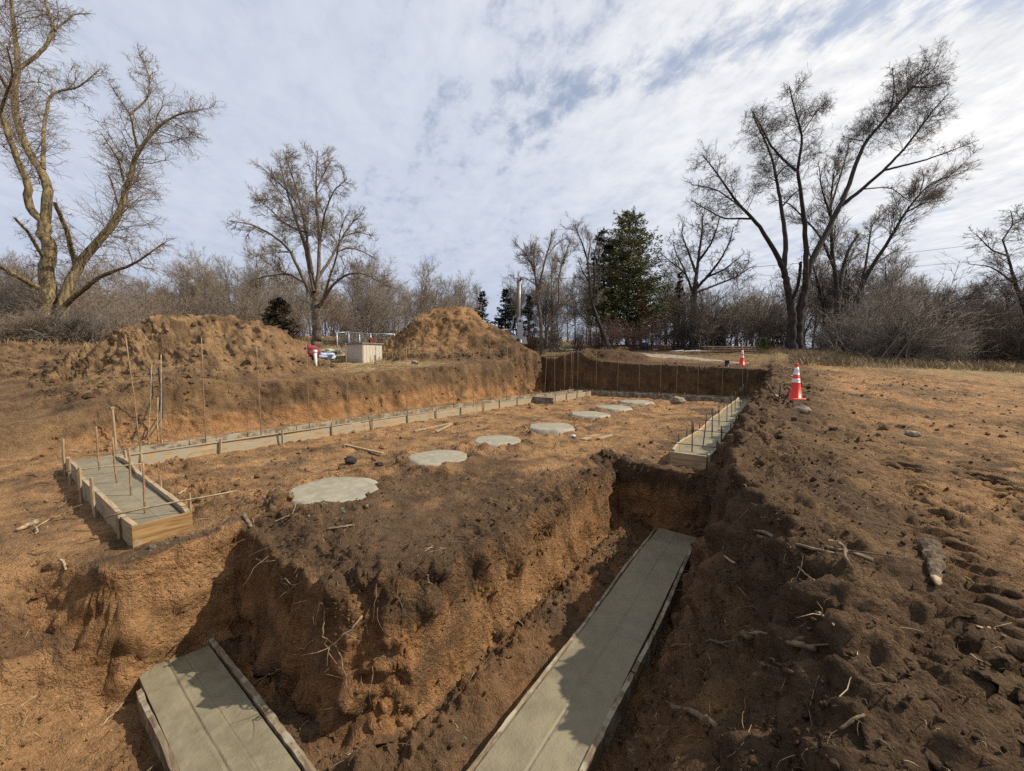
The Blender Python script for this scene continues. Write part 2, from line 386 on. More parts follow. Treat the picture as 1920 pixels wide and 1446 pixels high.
def height(x, y):
    x = np.asarray(x, float); y = np.asarray(y, float)
    out = natural(x, y) + piles(x, y)
    fl = -.235 + .03 * gn(x * .9, y * .9, seed=5) + .02 * gn(x * 2.3, y * 2.3, seed=6)
    fl = fl + .10 * sm((4.5 - np.hypot(x + 3.6, y - 3.8)) / 2.2) * sm((x + 7) / 1.5)
    for (px, py, r) in PADS:
        d = np.hypot(x - px, y - py) + .1 * gn(x * 2, y * 2, seed=9)
        fl = fl + .10 * np.exp(-((d - r - .16) / .16) ** 2) * (1 + .9 * gn(x * 4, y * 4, seed=10)) - .06 * sm((r - d) / .2)
    # soil heaped along the inner faces of the forms
    n1 = gn(x * .7, y * .7, seed=11); n2 = gn(x * 2.1, y * 2.1, seed=12)
    # block of undisturbed soil between the two trenches
    dx = (-2.40 + .07 * gn(y * .8, y * 0 + .5, seed=13) - .02 * np.clip(y - 3, 0, 4)) - x
    dy = y - (1.44 + .06 * gn(x * .8, x * 0 + 3.5, seed=14) - .0 * x)
    k = .42; hh_ = np.clip(.5 + .5 * (dy - dx) / k, 0, 1); db = dx * hh_ + dy * (1 - hh_) - k * hh_ * (1 - hh_)
    db = db + .035 * n2 + .03 * n1
    # end of the left trench (falls towards +x), flatter where over-dug towards the camera side
    wl = .28 + 1.25 * sm((.62 - y) / .7) + .05 * n2
    dl = (-4.80 + .25 * sm((.4 - y) / .6)) - x + .04 * n2
    de = y - (6.95 + .06 * gn(x * 1.3, x * 0 + 7.7, seed=15)) + .03 * n2
    top = fl + .03 * np.exp(-((db - .25) / .3) ** 2)
    bot = TR + .05 * n1 + .03 * n2 + .10 * np.exp(-((db + .18) / .22) ** 2) + .06 * sm((x + 2.1) / -.3) * 0
    pb = .90 * sm(db / (.15 + .24 * np.exp(-((dx - dy) / .45) ** 2))) + .10 * sm(db / .7)
    pl = sm(dl / wl); pe = sm(de / .16)
    p = 1 - (1 - pb) * (1 - pl) * (1 - pe)
    hgt = bot + (top - bot) * p
    # left wall of the pit, far wall, bank on the right, near side behind the camera
    dw = (-12.72 + .35 * gn(y * .35, y * 0 + 1.1, seed=16) + .12 * gn(y * 1.4, y * 0, seed=17)) - x
    ww = .55 + .9 * sm((6.5 - y) / 5)
    hgt = hgt + (out - hgt) * sm((dw + .10 * n2 + .05 * gn(x * 4.5, y * 4.5, seed=26)) / ww)
    df = y - (21.32 + .16 * gn(x * .8, x * 0 + 2.2, seed=18)) + .07 * n2 + .04 * gn(x * 4.5, y * 4.5, seed=27)
    hgt = hgt + (out - hgt) * sm(df / .24)
    xr = np.interp(y, RY, RX) + .10 * gn(y * 1.1, y * 0 + 4.2, seed=19) + .05 * n2
    xb = np.interp(y, BY, BX) + .05 * gn(y * 1.7, y * 0 + 9.2, seed=20)
    tb = np.clip((x - xb) / (xr - xb), 0, 3)
    ridge = .10 * np.exp(-((x - xr) / .35) ** 2) * (1 + .8 * n1)
    prof = np.clip(tb, 0, 1); lo = sm((3.9 - y) / .7); prof = (1 - lo) * (.55 * prof ** .8 + .45 * sm(prof)) + lo * prof ** 1.12; out = out - .12 * lo * np.exp(-((x - xr) / .6) ** 2)
    rough_z = .12 * gn(x * 1.6, y * 1.6, seed=23) * sm(tb * 2.5) * sm((2.2 - tb) / 1.2)
    hgt = hgt + (out + ridge + rough_z - hgt) * prof
    dn = -(y + 1.15 + 2.6 * sm((-4.6 - x) / 1.5)) + .1 * n1
    hgt = hgt + (out - hgt) * sm(dn / .8)
    # wheel ruts on the right bank
    for x0, s in ((1.05, .06), (1.75, .08), (2.9, .1)):
        q = (x - x0 - s * (y - 3) - .1 * gn(y * .4, y * 0, seed=24)) / .20
        w = np.exp(-q ** 4) * sm((9 - y) / 3) * sm((y - .2) / .5)
        hgt = hgt - .05 * w + .030 * w * np.sign(np.sin((y * 1.0 + np.abs(q) * .08) * 2 * math.pi / .17)) * (np.abs(q) < 1)
    return hgt

def axis(spans, extra):                        # uneven grid lines: (from, to, step) plus dense strips (centre, half width, step)
    pts = []
    for a, b, s in spans: pts.append(np.arange(a, b - s * .3, s))
    p = np.concatenate(pts + [[spans[-1][1]]])
    for c, hw, s in extra:
        p = p[(p < c - hw) | (p > c + hw)]; p = np.concatenate([p, np.arange(c - hw, c + hw + 1e-6, s)])
    p = np.sort(p); keep = np.concatenate([[True], np.diff(p) > .004]); return p[keep]
GX = axis([(-900, -150, 75), (-150, -60, 9), (-60, -40, 1.2), (-40, -26, .30), (-26, -14, .095), (-14, -6, .06), (-6, -2.8, .03), (-2.8, -1.1, .025), (-1.1, .9, .022), (.9, 2.6, .034), (2.6, 5, .06), (5, 12, .12), (12, 30, .4), (30, 70, 2), (70, 160, 9), (160, 900, 75)],
          [(-13.1, .42, .03), (-5.0, .22, .014), (-2.60, .34, .014)])
GY = axis([(-120, -20, 12), (-20, -4, 1.2), (-4, -.6, .16), (-.6, .6, .026), (.6, 5, .026), (5, 9, .038), (9, 14, .06), (14, 21, .085), (21, 27, .12), (27, 40, .28), (40, 60, .8), (60, 160, 9), (160, 1200, 80)],
          [(1.64, .34, .014), (7.03, .14, .012), (21.44, .18, .016)])
def build_ground():
    X, Y = np.meshgrid(GX, GY); ny, nx = X.shape
    Z = height(X, Y)
    near = X * 0 + 1.0
    # normals
    P = np.stack([X, Y, Z], -1)
    du = np.gradient(P, axis=1); dv = np.gradient(P, axis=0)
    N = np.cross(du, dv); N /= np.linalg.norm(N, axis=-1)[..., None] + 1e-12
    steep = 1 - N[..., 2]
    outz = natural(X, Y) + piles(X, Y)
    dist = np.hypot(X, Y)
    act = (dist < 48) & (X > -45) & (X < 22) & (Y > -2)
    x, y, z = X[act], Y[act], Z[act]
    st = steep[act]; dd = dist[act]
    xr = np.interp(y, RY, RX)
    bank = np.exp(-((x - xr) / .8) ** 2) * (y < 24)
    blockedge = np.exp(-(np.minimum(np.abs(x + 2.5), np.abs(y - 1.7) + (x > -2.2)) / .45) ** 2) * (z < .3) * (y < 7.5)
    pile = np.clip(piles(x, y), 0, 1)
    # clods (rounded billows), crumbs, and vertical gouges on the cut faces
    b1 = np.abs(fbm(x * 2.6, y * 2.6, z * 2.6, 2, 101)) * 1.8
    b2 = np.abs(fbm(x * 7.5, y * 7.5, z * 7.5, 2, 103, .6)) * 1.8
    b3 = gn(x * 19, y * 19, z * 19, 104)
    b4 = gn(x * 42, y * 42, z * 42, 107)
    crumb = sm((gn(x * .9, y * .9, z * .9, 105) + .25) / .5)
    a1 = .034 + .045 * bank + .040 * blockedge + .068 * pile + .03 * sm(st * 3)
    a2 = .017 + .020 * bank + .034 * blockedge + .018 * pile + .012 * sm(st * 3)
    a3 = .013 + .014 * bank + .012 * blockedge + .007 * sm(st * 3)
    calm = 1 - .65 * sm((st - .25) / .4); a2 = a2 * calm; a3 = a3 * calm
    fieldflat = sm((x - xr - .6) / .8) * (y < 60); a1 = a1 + .010 * fieldflat; a2 = a2 + .012 * fieldflat
    disp = a1 * (b1 - .4) + 1.2 * a2 * (b2 - .4) * (.35 + .9 * crumb) + a3 * b3 * (.5 + .7 * crumb) + (.0045 + .006 * crumb) * b4 * (dd < 9)
    al = x + y
    disp = disp + sm(st * 2.5 - .3) * (.010 * gn(al * 5.5, z * 1.6, seed=106) + .007 * gn(al * 13, z * 2.5, seed=108) + .016 * gn(al * 1.2, z * 9, seed=109))
    P[act] = P[act] + N[act] * disp[:, None]
    # ---- soil colour (what the ground is made of, by depth and place)
    C = np.zeros((ny, nx, 3), np.float32)
    n1 = fbm(X * .35, Y * .35, oct=3, seed=201); n2 = fbm(X * 1.4, Y * 1.4, Z * 1.4, 3, 211); n3 = fbm(X * 4.5, Y * 4.5, Z * 3.5, 2, 221)
    clay = np.array([.262, .132, .056]); clay2 = np.array([.300, .173, .083]); top = np.array([.090, .056, .032]); brown = np.array([.190, .116, .058])
    grass = np.array([.31, .235, .12]); olive = np.array([.16, .125, .058])
    def lerp(a, b, t): return a + (b - a) * np.clip(t, 0, 1)[..., None]
    depth = outz - Z
    cut = sm((depth - .42 - .30 * ((X < -11) & (Y > 3)) - .25 * (Y > 20) + .30 * n2 + .12 * n3) / .26)              # below the topsoil
    xr_f = np.interp(Y, RY, RX)
    base = lerp(np.broadcast_to(brown, C.shape), top, .45 + .9 * n2 + .5 * n1 + .35 * sm((3.2 + xr_f - X) / 2.5) * (X > -1))
    base = lerp(base, clay2, sm((n1 + .42 + .6 * n3) / .6) * sm((X - xr_f - .8) / 1.5) * .95)       # orange patches on the right field
    base = lerp(base, grass, sm((n2 + .3) / .5) * sm((-13.4 - X) / 1.5) * sm((Y - 7.0 - .2 * n2) / 2) * .85 * (1 - sm(piles(X, Y) / .25)))
    base = lerp(base, olive, sm((n2 + .1) / .4) * sm((Y - 24) / 5) * .6)
    base = lerp(base, grass * .8, sm((n1 + .5) / .6) * sm((Y - 26) / 4) * sm((X + 2) / 3) * .8)
    base = lerp(base, grass * .7, sm((dist - 40) / 15))
    sub = lerp(np.broadcast_to(clay, C.shape), clay2, .5 + .8 * n1 + .4 * n3)
    sub = lerp(sub, top * 1.35, sm((n2 - .10 + .35 * n3) / .35) * .75); sub = lerp(sub, clay * .8, sm((gn(X * .5 + Y * .5, Z * 7, seed=231) - .05) / .3) * .6)
    floor = lerp(np.broadcast_to(clay2, C.shape), top * 1.25, .30 + .75 * n2 + .45 * n3 + .85 * sm((6.2 - Y + .9 * n1) / 2.8) * sm((X + 5.8 + .5 * n1) / 1.2) + .25 * sm((X + 2.9) / .5))
    inpit = (X > -12.7) & (Y < 21.4) & (depth > .1) & (steep < .35)
    C = lerp(base, sub, cut); C = np.where(inpit[..., None] & (Z > -.6)[..., None], floor, C)
    trench = (Z < -.85) & (X < -.3) & (Y < 7.3)
    tb = lerp(np.broadcast_to(top * 1.35, C.shape), clay, .25 + .8 * n2)
    tb = lerp(tb, clay2, sm((-3.6 - X) / 1.0) * sm((.75 - Y) / .4))
    C = np.where((trench & (steep < .5))[..., None], tb, C)
    xrr = np.interp(Y, RY, RX)
    lip = np.exp(-(np.minimum(np.abs(X + 2.65), np.abs(Y - 1.85) + 9 * (X > -2.3) + 9 * (X < -5)) / .38) ** 2) * (Z > -.62) * (Z < .3) * (Y < 7.6)
    C = lerp(C, top, lip * (.75 + .5 * n3))
    lipe = np.exp(-((Y - 7.05) / .3) ** 2) * (Z > -.6) * (X < -1) * (X > -3)
    C = lerp(C, top * .8, lipe * .8)
    bk = np.exp(-((X - xrr + .15) / .75) ** 2) * (Y < 23)
    C = lerp(C, top * np.where(Y < 3.2, .95, 1.1)[..., None], bk * (.85 + .5 * n2))
    pl2 = np.exp(-(((X + 19.2) / 4.5) ** 2 + ((Y - 18.7) / 4.5) ** 2) * .7)
    C = lerp(C, np.array([.27, .155, .072]), pl2 * 1.3 * (piles(X, Y) > .5))
    pl1 = np.exp(-(((X + 19.3) / 5) ** 2 + ((Y - 4.5) / 4) ** 2) * .7)
    C = lerp(C, np.array([.255, .160, .083]), pl1 * (1.1 + .6 * n2) * (piles(X, Y) > .3))
    pm = sm((piles(X, Y) - .10) / .2) * (X < -11)
    C = lerp(C, top * 1.25, pm * sm((n2 + .5 * n3 + .3 * n1 + .02) / .3) * .8)
    slump = sm((dist - 9) / 2) * sm((-10.6 - X) / 1.2) * sm((4 - Y) / 2) * (X > -16)
    C = lerp(C, clay2, slump * (.6 + .8 * n2) * sm((depth - .45) / .3))
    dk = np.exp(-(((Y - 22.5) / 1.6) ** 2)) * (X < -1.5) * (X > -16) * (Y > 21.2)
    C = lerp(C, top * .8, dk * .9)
    dk2 = np.exp(-(((X + 14.2) / 1.9) ** 2)) * sm((Y - 12) / 5) * (Y < 22) * (Z > .4)
    C = lerp(C, top, dk2 * (.9 + .6 * n2))
    # gravel track colour fades in at its edges (its own sheet lies on top)
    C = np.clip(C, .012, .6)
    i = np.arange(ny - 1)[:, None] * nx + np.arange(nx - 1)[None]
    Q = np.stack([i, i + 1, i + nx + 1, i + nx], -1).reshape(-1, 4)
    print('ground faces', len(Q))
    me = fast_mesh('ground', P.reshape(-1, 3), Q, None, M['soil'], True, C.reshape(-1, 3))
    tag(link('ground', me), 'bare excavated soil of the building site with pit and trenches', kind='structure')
    return P.reshape(ny, nx, 3), N, C, steep
GP, GN, GC, GS = build_ground()
def ground_z(x, y):                            # height of the finished (displaced) sheet
    j = int(np.clip(np.searchsorted(GX, x), 1, len(GX) - 1)); i = int(np.clip(np.searchsorted(GY, y), 1, len(GY) - 1))
    fx = (x - GX[j - 1]) / (GX[j] - GX[j - 1]); fy = (y - GY[i - 1]) / (GY[i] - GY[i - 1])
    z = GP[..., 2]
    return float((z[i - 1, j - 1] * (1 - fx) + z[i - 1, j] * fx) * (1 - fy) + (z[i, j - 1] * (1 - fx) + z[i, j] * fx) * fy)
def hit(px, py, k0=1.0, k1=70.0):               # where the line of sight through (px, py) meets the ground
    k = k0; st = .02
    while k < k1:
        p = K(px, py, k)
        if p[2] < ground_z(p[0], p[1]): return p
        k += max(.01, k * .004)
    return K(px, py, k1)
def drape(pts, lift=0.0, n=None):               # polyline laid on the ground
    P = np.asarray(pts, float)
    if n:
        d = np.concatenate([[0], np.cumsum(np.linalg.norm(np.diff(P, axis=0), axis=1))]); s = np.linspace(0, d[-1], n)
        P = np.stack([np.interp(s, d, P[:, c]) for c in range(P.shape[1])], 1)
    return np.array([[p[0], p[1], ground_z(p[0], p[1]) + lift] for p in P])

# ------------------------------------------------------------------ gravel track
def build_track():
    ctr = np.array([[-22, 37.0], [-14, 31.8], [-8, 28.6], [-4.6, 26.8], [-1.6, 24.9]])
    d = np.concatenate([[0], np.cumsum(np.linalg.norm(np.diff(ctr, axis=0), axis=1))]); s = np.linspace(0, d[-1], 120)
    c = np.stack([np.interp(s, d, ctr[:, i]) for i in (0, 1)], 1); tg = np.gradient(c, axis=0); tg /= np.linalg.norm(tg, axis=1)[:, None]
    nn = np.stack([-tg[:, 1], tg[:, 0]], 1); m = 13; w = np.linspace(-1, 1, m)
    taper = np.interp(np.arange(120), [0, 85, 119], [1.35, 1.15, .35])
    V = []
    for i in range(120):
        for q in w:
            e = q * taper[i] + (.28 * gn(np.array([i * .35]), np.array([q * 3.]), seed=301)[0] if abs(q) > .7 else 0)
            x, y = c[i] + nn[i] * e
            edge = 1 - abs(q)
            V.append((x, y, ground_z(x, y) + (.035 if edge > .1 else -.05)))
    i = np.arange(119)[:, None] * m + np.arange(m - 1)[None]
    Q = np.stack([i, i + 1, i + m + 1, i + m], -1).reshape(-1, 4)
    me = fast_mesh('gravel_track', np.array(V), Q[:, ::-1], None, mat_base('gravel_track', (.22, .185, .14), .95, .3, 3, .8, 30, col2=(.15, .12, .09)))
    tag(link('gravel_track', me), 'pale gravel track passing behind the pit', kind='structure')
build_track()

# ------------------------------------------------------------------ concrete footings in their board forms
def slab(x0, x1, y0, y1, z, thick, nx, ny, groove=None, axis=0, wav=.006, edge=None):
    """slab with a floated, slightly uneven top; groove = (offset across, depth, half width) along axis"""
    u = np.linspace(0, 1, nx); v = np.linspace(0, 1, ny)
    if groove:
        add = []
        for g, dp, hw in groove: add += [g - 2.2 * hw, g - hw, g - hw * .4, g + hw * .4, g + hw, g + 2.2 * hw]
        if axis == 0: v = np.unique(np.concatenate([v, np.clip(add, 0, 1)]))
        else: u = np.unique(np.concatenate([u, np.clip(add, 0, 1)]))
    U, Vv = np.meshgrid(u, v); X = x0 + (x1 - x0) * U; Y = y0 + (y1 - y0) * Vv
    Z = z + wav * fbm(X * 1.7, Y * 1.7, oct=3, seed=331) + .0025 * gn(X * 14, Y * 14, seed=337)
    if groove:
        for g, dp, hw in groove:
            q = Vv if axis == 0 else U; r = U if axis == 0 else Vv
            off = g + .030 * gn(r * 2.6, r * 0 + g * 9, seed=341) + .010 * gn(r * 9, r * 0 + g * 5, seed=342)
            w = np.abs(q - off) / hw
            Z = Z - dp * np.clip(1 - w, 0, 1) * (.55 + .6 * np.clip(.5 + gn(r * 9, r * 0 + 3 + g, seed=343), 0, 1)) + dp * .35 * np.exp(-((w - 1.7) / .6) ** 2)
    if edge: X, Y = edge(X, Y, U, Vv)
    mb = MB(); n, m = X.shape
    i = np.arange(n - 1)[:, None] * m + np.arange(m - 1)[None]
    mb.add(np.stack([X, Y, Z], -1), np.stack([i, i + 1, i + m + 1, i + m], -1).reshape(-1, 4))
    ring = [(0, j) for j in range(m)] + [(i2, m - 1) for i2 in range(1, n)] + [(n - 1, j) for j in range(m - 2, -1, -1)] + [(i2, 0) for i2 in range(n - 2, 0, -1)]
    T = np.array([[X[a, b], Y[a, b], Z[a, b]] for a, b in ring]); B = T.copy(); B[:, 2] = z - thick; L = len(ring)
    mb.add(np.concatenate([T, B]), [[k, k + L, (k + 1) % L + L, (k + 1) % L] for k in range(L)])
    return mb
def board(p0, p1, zb, zt, th, wave=.0, seed=0, n=14, rag=.0, lean=0.0, mud=0.0):
    """plank standing on edge from p0 to p1"""
    p0 = np.array(p0, float); p1 = np.array(p1, float); t = np.linspace(0, 1, n); d = (p1 - p0) / np.linalg.norm(p1 - p0); nn = np.array([-d[1], d[0]])
    L = np.linalg.norm(p1 - p0)
    off = wave * gn(t * L * .55, t * 0 + seed, seed=351) * np.minimum(1, np.minimum(t, 1 - t) * 8)
    c = p0 + (p1 - p0) * t[:, None] + nn * off[:, None]
    zz = zt + .008 * gn(t * L * .8, t * 0 + seed + 2.5, seed=353) + rag * np.abs(gn(t * L * 4, t * 0 + seed + 5.5, seed=355))
    thk = th * (1 + mud * np.abs(gn(t * L * 5, t * 0 + seed + 8.5, seed=357)))
    a = c - nn * thk[:, None] / 2; b = c + nn * thk[:, None] / 2
    V = np.concatenate([np.c_[a, np.full(n, zb)], np.c_[b, np.full(n, zb)], np.c_[b + nn * lean, zz], np.c_[a + nn * lean, zz - rag * .4]])
    Q = []
    for k in range(n - 1):
        for r in range(4):
            s = (r + 1) % 4; Q.append([r * n + k, r * n + k + 1, s * n + k + 1, s * n + k])
    Q += [[0, n, 2 * n, 3 * n], [n - 1, 4 * n - 1, 3 * n - 1, 2 * n - 1]]
    mb = MB(); mb.add(V, np.array(Q)[:, ::-1]); return mb
def boards_run(parent, p0, p1, zb, zt, th, mat, piece=4.88, **kw):
    p0 = np.array(p0, float); p1 = np.array(p1, float); L = np.linalg.norm(p1 - p0); d = (p1 - p0) / L; nn = np.array([-d[1], d[0]]); s = 0; k = 0
    while s < L - .02:
        e = min(L, s + piece);  e = L if L - e < .6 else e
        j = rng.normal(0, .006); q = rng.normal(0, .006)
        board(p0 + d * (s + .003) + nn * j, p0 + d * (e - .003) + nn * j, zb, zt + q, th, seed=float(rng.uniform(0, 50)), n=max(6, int((e - s) * 5)), **kw).build('form_board', mat, parent, True if kw.get('mud') else False)
        s = e; k += 1
def stake(parent, x, y, z0, z1, w=.04, mat=None, rnd=False, lean=(0, 0), name='stake'):
    mb = MB(); l = np.array([lean[0], lean[1], 0]) + np.array([*rng.normal(0, .012, 2), 0])
    p0 = np.array([x, y, z0]); p1 = np.array([x, y, z1]) + l
    mb.tube([p0, (p0 + p1) / 2 + rng.normal(0, .004, 3), p1], [w * .5, w * .52, w * .48], 6 if rnd else 4)
    return mb.build(name, mat or M['stake_wood'], parent, rnd)

BT, BZ, TH = .035, -.29, .042
# -- short arm near the camera, left
f1 = thing('concrete_footing', 'short wavy-edged footing arm left of the block, closed by a yellow board', 'footing', (-7.9, .9, -.3))
slab(-10.2, -5.48, .645, 1.145, -.015, .25, 60, 12, [(.5, .005, .02)], 0, edge=lambda X, Y, U, V: (X, Y + (1 - V) * .125 * np.clip((U - .35) / .65, 0, 1))).build('slab', M['concrete'], f1, True)
boards_run(f1, (-10.28, .62), (-5.46, .62), BZ, .045, TH, M['form'], 2.45, wave=.06, rag=.012, n_=0) if False else None
board((-10.28, .62), (-8.61, .62), BZ, .05, TH, .07, 3.3, 20, .012).build('form_board', M['form'], f1)
board((-8.6, .62), (-5.46, .745), BZ, .035, TH, .05, 7.7, 20, .010).build('form_board', M['form'], f1)
board((-9.62, 1.175), (-7.7, 1.175), BZ, .05, TH, .06, 13.3, 20, .014).build('form_board', M['form'], f1)
board((-7.69, 1.175), (-5.46, 1.175), BZ, .045, TH, .06, 17.7, 20, .012).build('form_board', M['form'], f1)
tag(board((-5.435, .715), (-5.435, 1.205), -.275, .03, .04).build('end_board', M['form_new'], f1), 'fresh yellow pine board across the end')
for x, y, a, b in [(-10.0, .56, -.3, .42), (-9.2, .565, -.3, .20), (-8.0, .575, -.3, .26), (-6.95, .61, -.3, .30), (-5.85, .675, -.3, .10), (-9.3, 1.235, -.3, .20), (-8.2, 1.235, -.3, .10), (-7.0, 1.235, -.3, .16), (-5.62, 1.23, -.3, .20)]:
    stake(f1, x, y, a, b, .036)
for (a, b) in [((-5.86, .58, .075), (-5.32, 1.62, .19)), ((-8.75, .50, .085), (-8.35, 1.30, .10))]:
    p = np.array([np.array(a) + (np.array(b) - np.array(a)) * t + np.array([0, 0, .01 * math.sin(t * 5)]) for t in np.linspace(0, 1, 5)])
    MB().tube(p, .011, 5).build('spreader', M['stick_pale'], f1, True)
# -- long left side
f2 = thing('concrete_footing', 'longest footing, running along the foot of the lit left pit wall', 'footing', (-10.0, 11, -.3))
slab(-10.265, -9.765, 1.20, 21.0, -.05, .22, 8, 160, None, 1).build('slab', M['concrete'], f2, True)
boards_run(f2, (-10.31, 1.17), (-10.31, 21.0), BZ, .055, TH, M['form_mud_y'], 4.88, wave=.03, rag=.01)
boards_run(f2, (-9.72, 1.20), (-9.72, 21.0), BZ - .08, .02, TH, M['form_y'], 4.88, wave=.03, rag=.008)
for y in np.arange(1.5, 20.6, 1.22):
    stake(f2, -9.665, y + rng.normal(0, .05), -.32, .02 + rng.uniform(.04, .16), .045, lean=(rng.normal(0, .02), rng.normal(0, .02)))
    stake(f2, -10.365, y + .4 + rng.normal(0, .05), -.32, .05 + rng.uniform(.05, .22), .04)
# ledger strip along the top of the inner boards
for y0 in np.arange(1.3, 20, 4.7):
    MB().box((-9.70, y0 + 2.2, .035), (.035, 4.4, .02)).build('strip', M['form_y'], f2)
f2b = thing('concrete_footing', 'short doubled piece of footing with a dark bulkhead board inside the far left corner', 'footing', (-9.3, 17, -.3))
slab(-9.64, -9.02, 15.1, 20.0, -.02, .26, 8, 50, None, 1).build('slab', M['concrete'], f2b, True)
board((-8.98, 15.0), (-8.98, 20.05), BZ - .05, .03, TH, .03, 2.2, 16, .01).build('form_board', M['form_y'], f2b)
board((-9.68, 15.02), (-8.55, 15.02), -.33, .07, .09, .01, 4.2, 8).build('bulkhead', M['form_mud'], f2b)
for y in (15.8, 17, 18.2, 19.4): stake(f2b, -8.92, y, -.33, .16, .045)
# -- far side
f3 = thing('concrete_footing', 'far footing in the shade at the foot of the dark far pit wall', 'footing', (-6, 20.7, -.3))
slab(-10.9, -1.05, 20.43, 20.93, -.04, .23, 90, 8, None, 0).build('slab', M['concrete'], f3, True)
boards_run(f3, (-9.6, 20.38), (-1.7, 20.38), BZ, .02, TH, M['form_mud'], 4.88, wave=.03, rag=.01)
boards_run(f3, (-10.9, 20.98), (-1.0, 20.98), BZ, .05, TH, M['form_mud'], 4.88, wave=.03, rag=.01)
for x in np.arange(-9, -2, 1.25): stake(f3, x, 20.32, -.32, rng.uniform(.06, .2), .045)
# -- right side
f4 = thing('concrete_footing', 'footing on the right below the bank, its blunt end overhanging the deep trench', 'footing', (-1.35, 14, -.3))
def wavy(X, Y, U, V):
    return X + .025 * gn(Y * .6, Y * 0 + 6.6, seed=361), Y
slab(-1.60, -1.095, 7.60, 20.3, -.02, .26, 10, 120, None, 1, edge=wavy).build('slab', M['concrete'], f4, True)
for a, b, s in ((7.52, 11.9, 1.7), (11.91, 16.5, 5.2), (16.51, 20.35, 8.8)):
    board((-1.65, a), (-1.65, b), BZ, .07, TH, .07, s, 26, .022).build('form_board', M['form_y'], f4)
    board((-1.04, a), (-1.04, b), BZ - .03, .05, TH, .05, s + 20, 26, .016).build('form_board', M['form_y'], f4)
tag(board((-1.70, 7.50), (-1.075, 7.50), -.31, .025, .045, .01, 9.9, 8).build('end_board', M['form_new_x'], f4), 'weathered board closing the near end')
for y in (8.0, 8.75, 9.6, 10.4, 11.5, 12.6, 13.8, 15.2, 16.6, 18):
    stake(f4, -.985, y, -.4, rng.uniform(.14, .42), .03, M['dark_steel'], True, name='steel_pin')
    stake(f4, -1.71, y + .25, -.35, rng.uniform(.10, .36), .03, M['dark_steel'], True, name='steel_pin')
for y in (7.95, 9.75, 11.6):
    MB().tube([(-1.78, y, .10), (-1.35, y + .03, .105), (-.92, y + .02, .11)], .008, 5).build('spreader', M['dark_steel'], f4, True)
# -- lower footings in the trenches
def muddy_rim(parent, p0, p1, z, seed, th=.05):
    board(p0, p1, z - .24, z + .004, th * .72, .03, seed, 150, .016, 0, .6).build('form_board', M['form_mud_y'] if abs(p1[1] - p0[1]) > abs(p1[0] - p0[0]) else M['form_mud'], parent, False)
f5 = thing('concrete_footing', 'low footing in the left trench with a crooked crack down its middle', 'footing', (-3, .88, -1.5))
def skew(X, Y, U, V): return X + (1 - U) ** 8 * (-.10 + .16 * V), Y
slab(-4.84, -1.0, .62, 1.14, -1.235, .22, 150, 26, [(.40, .014, .022), (.64, .006, .012)], 0, .008, edge=skew).build('slab', M['concrete'], f5, True)
muddy_rim(f5, (-4.62, .585), (-1.0, .585), -1.235, 2.1, .045); muddy_rim(f5, (-4.86, 1.175), (-2.6, 1.175), -1.215, 4.7, .055); muddy_rim(f5, (-2.62, 1.185), (-1.6, 1.185), -1.21, 8.7, .055)
f6 = thing('concrete_footing', 'long low footing in the deep right-hand trench with a straight groove along it', 'footing', (-1.4, 4, -1.5))
slab(-1.70, -1.085, 1.2, 6.80, -1.225, .22, 26, 200, [(.50, .010, .018)], 1, .008, edge=wavy).build('slab', M['concrete'], f6, True)
muddy_rim(f6, (-1.73, 1.2), (-1.73, 4.1), -1.22, 12.1, .035); muddy_rim(f6, (-1.735, 4.1), (-1.74, 6.75), -1.215, 15.3, .035)
muddy_rim(f6, (-1.06, 1.2), (-1.055, 3.4), -1.215, 19.2, .05); muddy_rim(f6, (-1.05, 3.42), (-1.07, 6.4), -1.215, 23.2, .045)

# ------------------------------------------------------------------ concrete pads down the middle of the floor
ordn = ['nearest', 'second nearest', 'third nearest', 'fourth nearest', 'third farthest', 'second farthest', 'farthest']
why = ['large concrete pad with crumbled front rim nearest the block edge', 'concrete pad with a notched front edge, second nearest of the row', 'smooth concrete pad between two lath strips and the notched pad, third of the row',
       'bright concrete pad with a white can beside it, fourth of the row', 'flat concrete pad beyond the white can, third farthest of the row', 'thin looking concrete pad second farthest of the row', 'farthest concrete pad of the row near the far footing']
def pad(i, px, py, r):
    n, m = 20, 72; a = np.arange(m) / m * 2 * math.pi
    rim = r * (1 + .15 * gn(np.cos(a) * 1.2 + i * 7, np.sin(a) * 1.2, seed=371) + .035 * gn(np.cos(a) * 3 + i * 3, np.sin(a) * 4, seed=373) + .016 * gn(np.cos(a) * 11, np.sin(a) * 11 + i, seed=374))
    rr = np.concatenate([np.linspace(.02, .9, n - 7), [.94, .97, 1.0, 1.05, 1.12, 1.2, 1.28]])
    X = px + np.outer(rr, np.cos(a) * rim); Y = py + np.outer(rr, np.sin(a) * rim)
    drop = np.interp(rr, [0, .8, .94, 1.0, 1.05, 1.28], [0, -.004, -.012, -.035, -.09, -.34])
    Z = -.045 + drop[:, None] + .007 * fbm(X * 2, Y * 2, oct=3, seed=375) + .035 * gn(X * 9, Y * 9, seed=377) * sm((rr - .93) / .1)[:, None]
    i0 = np.arange(n - 1)[:, None] * m + np.arange(m)[None]; j0 = np.arange(n - 1)[:, None] * m + (np.arange(m)[None] + 1) % m
    mb = MB(); mb.add(np.stack([X, Y, Z], -1), np.stack([i0, j0, j0 + m, i0 + m], -1).reshape(-1, 4)); mb.add(np.stack([X[0], Y[0], Z[0]], -1), None, [[0, k, k + 1] for k in range(1, m - 1)])
    mb.top('concrete_pad', M['pad'], why[i], 'concrete pad', 'round concrete pads in a row along the floor', True)
for i, (px, py, r) in enumerate(PADS): pad(i, px, py, r)

